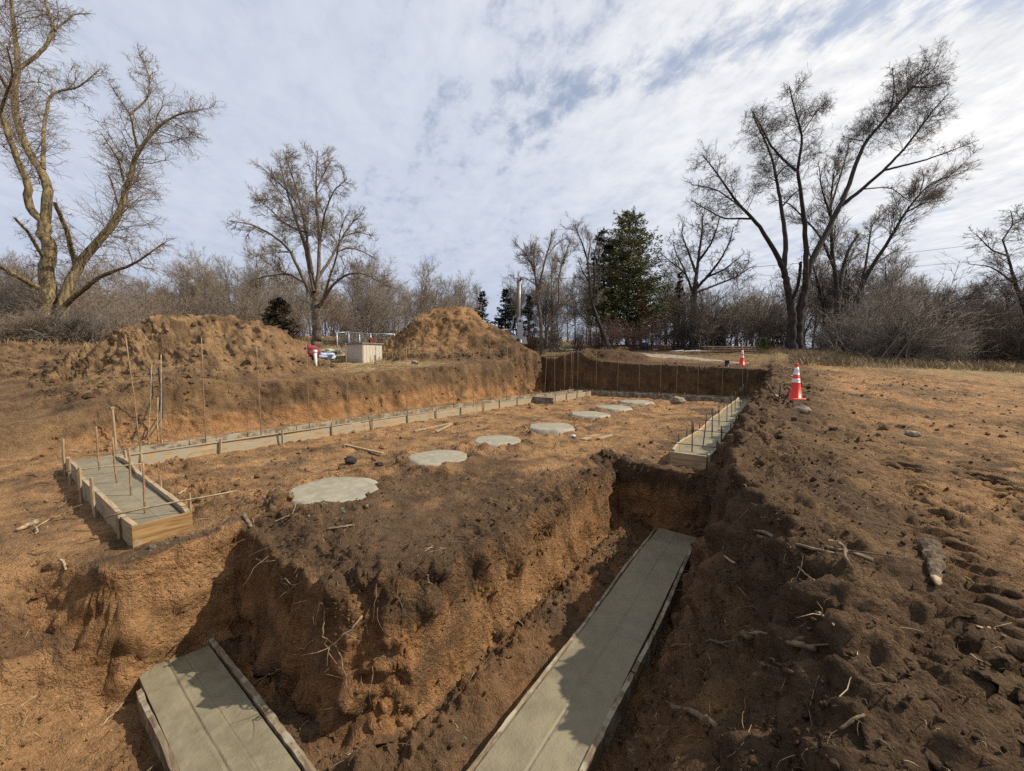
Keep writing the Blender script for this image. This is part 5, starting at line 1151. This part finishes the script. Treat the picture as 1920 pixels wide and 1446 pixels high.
conifer(541, 656, 624, 28, 15, 'small orange dead conifer seedling left of the fan-shaped tree', 'needle_orange', 79, 50, 26, name='conifer_seedling', leaf=.14)
conifer(510, 652, 618, 29, 13, 'small orange conifer seedling beside the bronzed cedar', 'needle_orange', 80, 40, 26, name='conifer_seedling', leaf=.14)
conifer(1432, 662, 636, 30.5, 17, 'small squat olive cedar at the right end of the lumber stack', 'needle', 81, 60, 50, taper=.25, name='cedar_tree', leaf=.13)
conifer(1200, 640, 540, 39, 20, 'young orange-brown larch in front of the tall olive pine', 'needle_orange', 82, 26, 16, name='young_larch', leaf=.3, base=.5)
conifer(1222, 640, 578, 38, 40, 'orange-leaved sapling at the right foot of the tall olive pine', 'needle_orange', 83, 26, 20, name='sapling', leaf=.3, base=.3)
conifer(-6, 640, 560, 24, 30, 'rusty-brown conifer cut off by the left edge of the picture', 'needle_orange', 84, 60, 40, name='conifer', leaf=.2)

# each repeat says where it stands in its row
ONES = 'first second third fourth fifth sixth seventh eighth ninth tenth eleventh twelfth thirteenth fourteenth fifteenth sixteenth seventeenth eighteenth nineteenth'.split()
def ordw(n):
    if n < 20: return ONES[n - 1]
    t_, o = divmod(n, 10); return ('', '', 'twentieth', 'thirtieth', 'fortieth', 'fiftieth', 'sixtieth')[t_] if o == 0 else ('', '', 'twenty', 'thirty', 'forty', 'fifty', 'sixty')[t_] + '-' + ONES[o - 1]
rows = {}
for o in COL.objects:
    if o.get('group') and o.get('category') in ('tree', 'shrub'): rows.setdefault(o['group'], []).append(o)
for g, L in rows.items():
    L.sort(key=lambda o: float(np.dot(np.array(o.location) - CAM, RV) / np.dot(np.array(o.location) - CAM, FH)))
    for i, o in enumerate(L): o['label'] = o['label'] + ', ' + ordw(i + 1) + ' from left'

# ------------------------------------------------------------------ dry grass
def grass(n, fn, h0, h1, name, label, mat, lean=.35):
    g = np.random.default_rng(len(name) + n); pts = []
    P = fn(g, n); V = np.empty((len(P), 5, 3)); az = g.uniform(0, 6.283, len(P)); hh = g.uniform(h0, h1, len(P)); w = hh * g.uniform(.012, .03, len(P)) + .004
    z = np.array([ground_z(a, b) for a, b in P]) - .03; c, s = np.cos(az), np.sin(az); ln = g.normal(0, lean, (len(P), 2)) * hh[:, None]
    for i, (f, q) in enumerate(((0, -1), (0, 1), (.55, .8), (.55, -.8), (1, 0))):
        V[:, i, 0] = P[:, 0] + c * w * q + ln[:, 0] * f ** 1.8; V[:, i, 1] = P[:, 1] + s * w * q + ln[:, 1] * f ** 1.8; V[:, i, 2] = z + hh * f * (1 - .2 * f)
    b = np.arange(len(P))[:, None] * 5
    me = fast_mesh(name, V.reshape(-1, 3), b + np.array([[0, 1, 2, 3]]), b + np.array([[3, 2, 4]]), M[mat], False)
    tag(link(name, me), label, kind='stuff')
def strip(x0, x1, k0, k1):
    def f(g, n):
        px = g.uniform(x0, x1, n); k = g.uniform(k0, k1, n); p = np.array([K(a, 660, b)[:2] for a, b in zip(px, k)])
        keep = gn(p[:, 0] * .5, p[:, 1] * .5, seed=77) + g.uniform(-.6, .6, n) > -.25; return p[keep]
    return f
grass(15000, strip(1480, 2050, 20.5, 30), .2, .75, 'tall_dry_grass', 'tall dry tan grass along the thicket on the right', 'dry_grass')
grass(2500, strip(1420, 1560, 27, 34), .2, .7, 'tall_dry_grass', 'dry grass round the foot of the tallest right tree', 'dry_grass')
grass(7000, strip(440, 800, 22, 36), .15, .6, 'dry_meadow_grass', 'dry tan grass behind the shed and junk heap', 'dry_grass')
grass(5000, strip(560, 760, 16.5, 24), .03, .14, 'short_dry_grass', 'short dry straw-coloured grass in front of the shed', 'dry_grass', .8)
grass(3000, strip(-80, 300, 15, 24), .1, .45, 'rough_grass', 'rough dry grass under the huge mossy tree', 'dry_grass')
grass(3000, strip(1000, 1500, 27, 36), .05, .25, 'rough_grass', 'rough dry grass along the track', 'dry_grass')

# ------------------------------------------------------------------ clods, crumbs and litter
crng = np.random.default_rng(99)
def ico(sub):
    import bmesh
    bm = bmesh.new(); bmesh.ops.create_icosphere(bm, subdivisions=sub, radius=1); bm.verts.ensure_lookup_table()
    V = np.array([v.co[:] for v in bm.verts]); T = np.array([[v.index for v in f.verts] for f in bm.faces]); bm.free(); return V, T
def scatter_clods(name, label, weight, n, s0, s1, sub, sink=.25, colour=None, mat='soil'):
    w = weight.ravel(); w = w / w.sum(); idx = crng.choice(len(w), n, p=w)
    p = GP.reshape(-1, 3)[idx] + crng.normal(0, .008, (n, 3)); nr = GN.reshape(-1, 3)[idx]; col = (GC.reshape(-1, 3)[idx] if colour is None else np.tile(np.array(colour), (n, 1))) * crng.uniform(.7, 1.25, (n, 1))
    s = s0 * (s1 / s0) ** (crng.uniform(0, 1, n) ** 2.2)
    B, T = ico(sub); m = len(B); V = np.empty((n, m, 3))
    ax = crng.normal(size=(n, 3)); ax /= np.linalg.norm(ax, axis=1)[:, None]; th = crng.uniform(0, 6.283, n)[:, None, None]
    b = B[None] * crng.uniform(.45, 1.25, (n, 1, 3)); k = ax[:, None]
    b = b * np.cos(th) + np.cross(np.broadcast_to(k, b.shape), b) * np.sin(th) + k * (b * k).sum(2, keepdims=True) * (1 - np.cos(th))
    off = np.arange(n)[:, None] * 3.7
    d = 1 + .42 * gn(b[..., 0] * 1.5 + off, b[..., 1] * 1.5, b[..., 2] * 1.5, 401) + .22 * gn(b[..., 0] * 3.7 + off, b[..., 1] * 3.7, b[..., 2] * 3.7, 403)
    V = b * d[..., None] * s[:, None, None] + (p + nr * (s * (.5 - sink))[:, None])[:, None]
    F = (np.arange(n)[:, None, None] * m + T[None]).reshape(-1, 3)
    me = fast_mesh(name, V.reshape(-1, 3), None, F, M['soil'], sub > 1, np.repeat(col, m, 0))
    tag(link(name, me), label, kind='stuff')
GXX, GYY = np.meshgrid(GX, GY)
area = np.gradient(GXX, axis=1) * np.gradient(GYY, axis=0) * (1 + 4 * np.clip(GS, 0, .8))
gd = np.hypot(GXX, GYY); vis = (GXX > -13.5) & (GYY > -.4) & (GXX < 9)
xr_ = np.interp(GYY, RY, RX); bankw = np.exp(-((GXX - xr_ + .1) / .7) ** 2)
lipw = np.exp(-(np.minimum(np.abs(GXX + 2.6), np.abs(GYY - 1.8) + 9 * (GXX > -2.3)) / .4) ** 2) * (GYY < 7.5)
trw = (GP[..., 2] < -1.0) * 1.0
patch = sm((fbm(GXX * .8, GYY * .8, oct=3, seed=405) + .35) / .6)
wn = area * vis * (.25 + 1.6 * bankw + .9 * lipw + .9 * trw) * (.15 + patch)
onfoot = ((GXX > -1.75) & (GXX < -1.03) & (GYY < 6.8)) | ((GYY > .58) & (GYY < 1.2) & (GXX > -4.85)) | ((GYY > .6) & (GYY < 1.2) & (GXX < -5.4) & (GXX > -10.3)) | ((GXX > -10.33) & (GXX < -9.7)) | ((GXX > -1.68) & (GXX < -1.03) & (GYY > 7.4))
wn = wn * ~onfoot
for px, py, r in PADS: wn = wn * (np.hypot(GXX - px, GYY - py) > r * 1.02)
padring = sum(np.exp(-((np.hypot(GXX - px, GYY - py) - r * 1.2) / .14) ** 2) for px, py, r in PADS)
scatter_clods('soil_crumbs', 'loose crumbs of soil near the camera', wn * (gd < 6.5), 11000, .004, .020, 1, .0)
scatter_clods('soil_clods', 'broken clods of soil along the trench edges and bank', wn * (gd < 9) * (GS < .5), 1100, .010, .045, 2, .45)
scatter_clods('soil_clods', 'clods on the pit floor and far banks', (wn + area * padring * .5 * vis) * (gd > 6) * (gd < 24), 4500, .012, .065, 1, .25)
pilew = area * (piles(GXX, GYY) > .12) * (gd < 34) * (GXX < -9)
scatter_clods('soil_clods', 'clods on the dirt piles', pilew * (.3 + np.exp(-((piles(GXX, GYY) - .3) / .3) ** 2)), 3200, .02, .12, 1, .4)
fieldw = area * (GXX > xr_ + .3) * (GXX < 12) * (GYY < 26) * (GYY > .3) * patch / (gd + 1) ** .7
scatter_clods('soil_crumbs', 'crumbs and small clods on the right-hand field', fieldw, 3500, .005, .028, 1, .45)
def spot(cx, cy, rx, ry): return np.exp(-(((GXX - cx) / rx) ** 2 + ((GYY - cy) / ry) ** 2)) * area
spill = spot(-4.75, 2.45, .5, .28) + .5 * spot(-5.6, 2.3, .25, .2) + .8 * spot(-2.1, 5.7, .35, .6) + .5 * spot(-5.25, 1.0, .10, .35) + .5 * spot(-2.3, 7.3, .4, .2) + .4 * spot(-5.6, 4.4, .5, .25) + .5 * spot(-9.0, 18.6, .4, .6) + .5 * spot(-7.8, 3.2, .7, .35)
scatter_clods('concrete_spill', 'crumbs of spilled grey concrete beside the pads and forms', spill * ~onfoot, 900, .006, .034, 1, .3, (.175, .16, .12))
# pale straw and root scraps pressed into the soil
def litter(n, weight, l0, l1, name, label, mat):
    w = weight.ravel(); w = w / w.sum(); idx = crng.choice(len(w), n, p=w); p = GP.reshape(-1, 3)[idx]; nr = GN.reshape(-1, 3)[idx]
    d = crng.normal(size=(n, 3)); d -= nr * (d * nr).sum(1)[:, None] * .85; d /= np.linalg.norm(d, axis=1)[:, None]; L = l0 * (l1 / l0) ** (crng.uniform(0, 1, n) ** 1.8)
    P = np.empty((n, 4, 3)); P[:, 0] = p + nr * .004; s = (L / 3)[:, None]
    for k in range(1, 4):
        d = d + crng.normal(0, .28, d.shape); d -= nr * (d * nr).sum(1)[:, None] * .5; d /= np.linalg.norm(d, axis=1)[:, None]; P[:, k] = P[:, k - 1] + d * s
    P[:, 1:3] += nr[:, None] * crng.uniform(0, .02, (n, 1, 1))
    R = np.broadcast_to((.0012 + .008 * L)[:, None] * np.array([[1, 1, .8, .4]]), (n, 4))
    V, Q = tubes(P, np.minimum(R, .006), 3); tag(link(name, fast_mesh(name, V, Q, None, M[mat])), label, kind='stuff')
litw = area * vis * (gd < 14) * ~onfoot * (.3 + patch + 1.2 * lipw + .6 * bankw) / (gd + .5) * (GS < .6)
litter(1500, litw, .03, .22, 'straw_scraps', 'pale straw and root scraps on the soil', 'straw')
litter(1300, litw * (1 + 3 * bankw + 3 * lipw), .04, .35, 'root_scraps', 'brown root scraps on the soil', 'stick')
# fine rootlets hanging out of the cut faces
def rootlets(n, weight, l0, l1):
    w = weight.ravel(); w = w / w.sum(); idx = crng.choice(len(w), n, p=w); p = GP.reshape(-1, 3)[idx]; nr = GN.reshape(-1, 3)[idx]; L = crng.uniform(l0, l1, n); S_ = 8
    P = np.empty((n, S_, 3)); P[:, 0] = p - nr * .02; d = nr * .9 + crng.normal(0, .5, nr.shape); d /= np.linalg.norm(d, axis=1)[:, None]
    for k in range(1, S_):
        d = d + crng.normal(0, .38, d.shape) + np.array([0, 0, -.30]); d /= np.linalg.norm(d, axis=1)[:, None]; P[:, k] = P[:, k - 1] + d * (L / (S_ - 1))[:, None]
    R = np.linspace(.0026, .0008, S_)[None] * crng.uniform(.5, 1.4, n)[:, None]
    V, Q = tubes(P, R, 4); tag(link('rootlets', fast_mesh('rootlets', V, Q, None, M['root'])), 'fine rootlets hanging out of the cut trench faces', kind='stuff')
rootlets(170, area * (GS > .35) * (GP[..., 2] > -1.0) * (GP[..., 2] < -.15) * (GYY < 7.4) * (GYY > .5) * (GXX > -5.2) * (GXX < .3), .08, .42)

# ------------------------------------------------------------------ sticks, roots and the log
def stick(pix, r0, r1, mat, label, cat='stick', name='stick', lift=.02, n=9, ends=None, k=None, jit=.012, branch=True):
    P = np.array([hit(*p) if k is None else K(*p, k) for p in pix]); P = P + [0, 0, lift]
    if ends: P = P + np.linspace(0, 1, len(P))[:, None] * np.array([0, 0, ends])
    d = np.concatenate([[0], np.cumsum(np.linalg.norm(np.diff(P, axis=0), axis=1))]); s = np.linspace(0, d[-1], n); L = d[-1]
    Q = np.stack([np.interp(s, d, P[:, c]) for c in range(3)], 1); Q[1:-1] += crng.normal(0, jit, (n - 2, 3)) * min(1, L)
    mb = MB(); R = np.linspace(r0, r1, n) * crng.uniform(.85, 1.18, n); mb.tube(Q, R, 7, jit=.06)
    if branch and L > .3:
        for _ in range(int(crng.integers(1, 4))):
            i = int(crng.integers(2, n - 1)); dd = (Q[i] - Q[i - 1]); dd /= np.linalg.norm(dd); dd = dd + crng.normal(0, .6, 3); dd[2] = abs(dd[2]) * .5; l = L * crng.uniform(.12, .3)
            mb.tube([Q[i], Q[i] + dd * l * .5, Q[i] + dd * l + crng.normal(0, .02, 3)], [R[i] * .5, R[i] * .38, R[i] * .2], 5)
    return mb.top(name, M[mat], label, cat, None, True)
stick([(1258, 1333), (1300, 1352), (1345, 1378)], .020, .018, 'stick', 'thick stick poking out of the spoil at the bottom of the trench bank', ends=0, branch=False, lift=.05)
stick([(1262, 1217), (1330, 1208), (1395, 1203)], .006, .009, 'stick', 'thin crooked twig running left from the thick branch stub on the bank')
stick([(1392, 1200), (1440, 1210), (1480, 1218), (1528, 1232)], .024, .018, 'stick', 'thick barkless branch stub lying across the shaded bank', lift=.05, ends=.0)
stick([(1414, 1003), (1480, 1018), (1560, 1036), (1634, 1060)], .012, .016, 'stick', 'long pale stick lying near the top of the bank', lift=.04)
stick([(1420, 1012), (1500, 1030), (1566, 1046)], .016, .012, 'stick', 'second long stick lying just below the long pale one', lift=.03)
stick([(1572, 1028), (1585, 1052), (1598, 1082)], .012, .010, 'stick', 'short stick crossing the end of the long pale stick', lift=.05)
stick([(1526, 1148), (1545, 1175), (1561, 1204)], .008, .006, 'stick_pale', 'short pale twig standing on the ridge of the bank', ends=.08)
stick([(1496, 1068), (1512, 1082), (1530, 1096)], .007, .006, 'stick_pale', 'pale broken twig on the bank above the short pale twig')
stick([(1345, 1043), (1362, 1055), (1378, 1070)], .012, .008, 'stick_pale', 'splintered pale stick end on the shaded side of the bank', ends=.05)
stick([(1300, 1330), (1318, 1360), (1345, 1385)], .005, .004, 'root', 'thin fibrous root beside the thick stick at the bottom of the bank', 'root', 'root', .04)
stick([(1575, 1380), (1600, 1360), (1620, 1352)], .007, .005, 'root', 'curved root in the crumbly spoil at the lower right', 'root', 'root', .03)
stick([(1830, 1180), (1862, 1185), (1885, 1200)], .006, .005, 'stick_pale', 'thin pale twig among the wheel tracks at the right edge')
stick([(1360, 1105), (1385, 1112), (1410, 1135)], .006, .004, 'root', 'dark fine root sticking out of the shaded bank above the branch stub', 'root', 'root', .04)
# the log
P = np.array([hit(1746, 1032), hit(1752, 1062), hit(1752, 1082), hit(1757, 1106)]) + [0, 0, .035]
lg = thing('log', 'short broken log with bark peeling and a pale snapped end on the right field', 'log', P.mean(0) - [0, 0, .05])
t_ = np.linspace(0, 1, 16); Lp = np.stack([np.interp(t_, [0, .4, .75, 1], (P[0][c], P[1][c], P[2][c], P[2][c] * .4 + P[3][c] * .6)) for c in range(3)], 1) + crng.normal(0, .006, (16, 3))
mb = MB(); mb.tube(Lp, np.interp(t_, [0, .06, .15, .35, .55, .7, 1], [.050, .060, .058, .054, .046, .034, .024]) * crng.uniform(.9, 1.1, 16), 12, jit=.10); 
mb.build('bark', M['log_bark'], lg, False)
MB().tube(np.array([P[2] * .45 + P[3] * .55, P[2] * .2 + P[3] * .8, P[3]]), [.026, .020, .008], 8, jit=.2).build('snapped_end', M['stick_pale'], lg, True)
# left side
stick([(33, 998), (50, 992), (68, 982)], .020, .030, 'stick_pale', 'thick split piece of pale wood on the ground at the left edge', branch=False, lift=.03)
stick([(66, 1004), (74, 986), (100, 974), (130, 962)], .008, .006, 'stick_pale', 'bent pale stick right of the split wood at the left edge')
stick([(112, 1052), (120, 1058), (124, 1072)], .012, .008, 'stick_pale', 'small forked bone-pale twig left of the yellow end board')
stick([(52, 1040), (75, 1043), (92, 1035)], .006, .005, 'stick', 'thin brown twig left of the forked pale twig')
stick([(38, 965), (50, 955), (62, 962)], .006, .004, 'stick', 'small curled twig above the split wood at the left edge')
stick([(110, 955), (122, 946), (130, 936)], .010, .007, 'stick', 'short stick on the shaded soil left of the short footing arm')
stick([(457, 968), (464, 980), (471, 992)], .022, .018, 'stick', 'stubby cut stick end standing at the corner of the block', branch=False, lift=.02)
stick([(514, 982), (528, 976), (542, 970)], .009, .007, 'stick_pale', 'pale twig on the block between the stubby stick and the near pad')
stick([(612, 996), (640, 991), (665, 988)], .012, .010, 'stick', 'straight grey stick lying on top of the block', branch=False)
stick([(903, 938), (928, 948), (955, 962), (965, 955)], .008, .005, 'stick', 'long forked twig on the block top near the right trench')
stick([(335, 928), (345, 924), (350, 918)], .014, .010, 'stick_pale', 'short pale chip beside the wavy form board', branch=False)
stick([(1080, 918), (1095, 912), (1110, 920)], .008, .006, 'stick', 'grey twig by the trench edge on the block')
stick([(165, 1382), (195, 1358), (215, 1340), (238, 1316)], .007, .005, 'stick_pale', 'long pale branched twig in the orange slope left of the cracked footing')
stick([(30, 1335), (48, 1322), (68, 1308)], .005, .004, 'stick_pale', 'thin pale twig on the orange slope at the lower left')
stick([(5, 1398), (30, 1385), (55, 1370), (78, 1388)], .005, .004, 'root', 'long curving root on the orange slope in the lower left corner', 'root', 'root')
stick([(1128, 905), (1140, 912), (1155, 920)], .005, .003, 'root', 'white root sticking out below the trench end edge', 'root', 'root', .03)
stick([(1370, 905), (1385, 900), (1400, 918)], .008, .006, 'stick_pale', 'pale crooked twig in the loose soil right of the blunt footing end')
def root(pix, off, r, label, mat='root'):
    P = np.array([hit(*p) for p in pix]); o = np.array(off)[:, None] * (-DV + .3 * RV)[None]; P = P + o
    n = 12; d = np.concatenate([[0], np.cumsum(np.linalg.norm(np.diff(P, axis=0), axis=1))]); s = np.linspace(0, d[-1], n); Q = np.stack([np.interp(s, d, P[:, c]) for c in range(3)], 1); Q[1:-1] += crng.normal(0, .010, (n - 2, 3))
    mb = MB(); mb.tube(Q, np.linspace(r, r * .35, n), 6, jit=.08)
    for i in (4, 7, 9):
        dd = crng.normal(0, .07, 3) + np.array([0, 0, -.05]); mb.tube([Q[i], Q[i] + dd * .6, Q[i] + dd * 1.3 + crng.normal(0, .02, 3)], [r * .45, r * .35, r * .15], 4)
    mb.top('root', M[mat], label, 'root', 'roots sticking out of the block', True)
root([(482, 1046), (502, 1048), (522, 1042)], [.02, .08, .10], .010, 'pale forked root jutting from the upper left corner of the block')
root([(545, 1105), (525, 1075), (560, 1088), (575, 1092)], [.02, .07, .08, .05], .007, 'looping root on the left edge of the block below the forked one')
root([(610, 1140), (608, 1170), (616, 1205), (626, 1215)], [.03, .07, .08, .05], .008, 'knobbly root hanging down the shaded left face of the block')
root([(680, 1152), (655, 1170), (635, 1182), (618, 1210), (612, 1225)], [.02, .12, .14, .11, .08], .009, 'thick pale root slanting down-left across the front of the block')
root([(630, 1200), (645, 1240), (650, 1280), (622, 1310), (605, 1340)], [.03, .10, .13, .13, .10], .006, 'long thin root dangling to the trench floor in front of the block')
root([(600, 1262), (612, 1248), (625, 1238)], [.05, .09, .06], .005, 'short curled root low on the shaded left face')
root([(842, 1140), (838, 1162), (828, 1178)], [.03, .06, .04], .006, 'thin root curving down the lit right face near the corner')
root([(968, 1156), (985, 1175), (1003, 1205)], [.04, .08, .06], .008, 'bare pale root lying on rubble between the block and the right footing')
root([(800, 1075), (806, 1090), (802, 1108)], [.03, .06, .04], .006, 'short pale root on the top edge of the block corner')
root([(590, 1195), (560, 1210), (535, 1230)], [.04, .1, .08], .006, 'dark root stretching left from the shaded face of the block')
root([(470, 1278), (500, 1262), (545, 1238)], [.05, .06, .06], .009, 'root lying across the shaded floor beyond the cracked footing', 'stick')
root([(985, 1422), (1010, 1405), (1040, 1398), (1062, 1390)], [.03, .03, .03, .03], .008, 'root on the trench floor beside the left board of the long low footing')
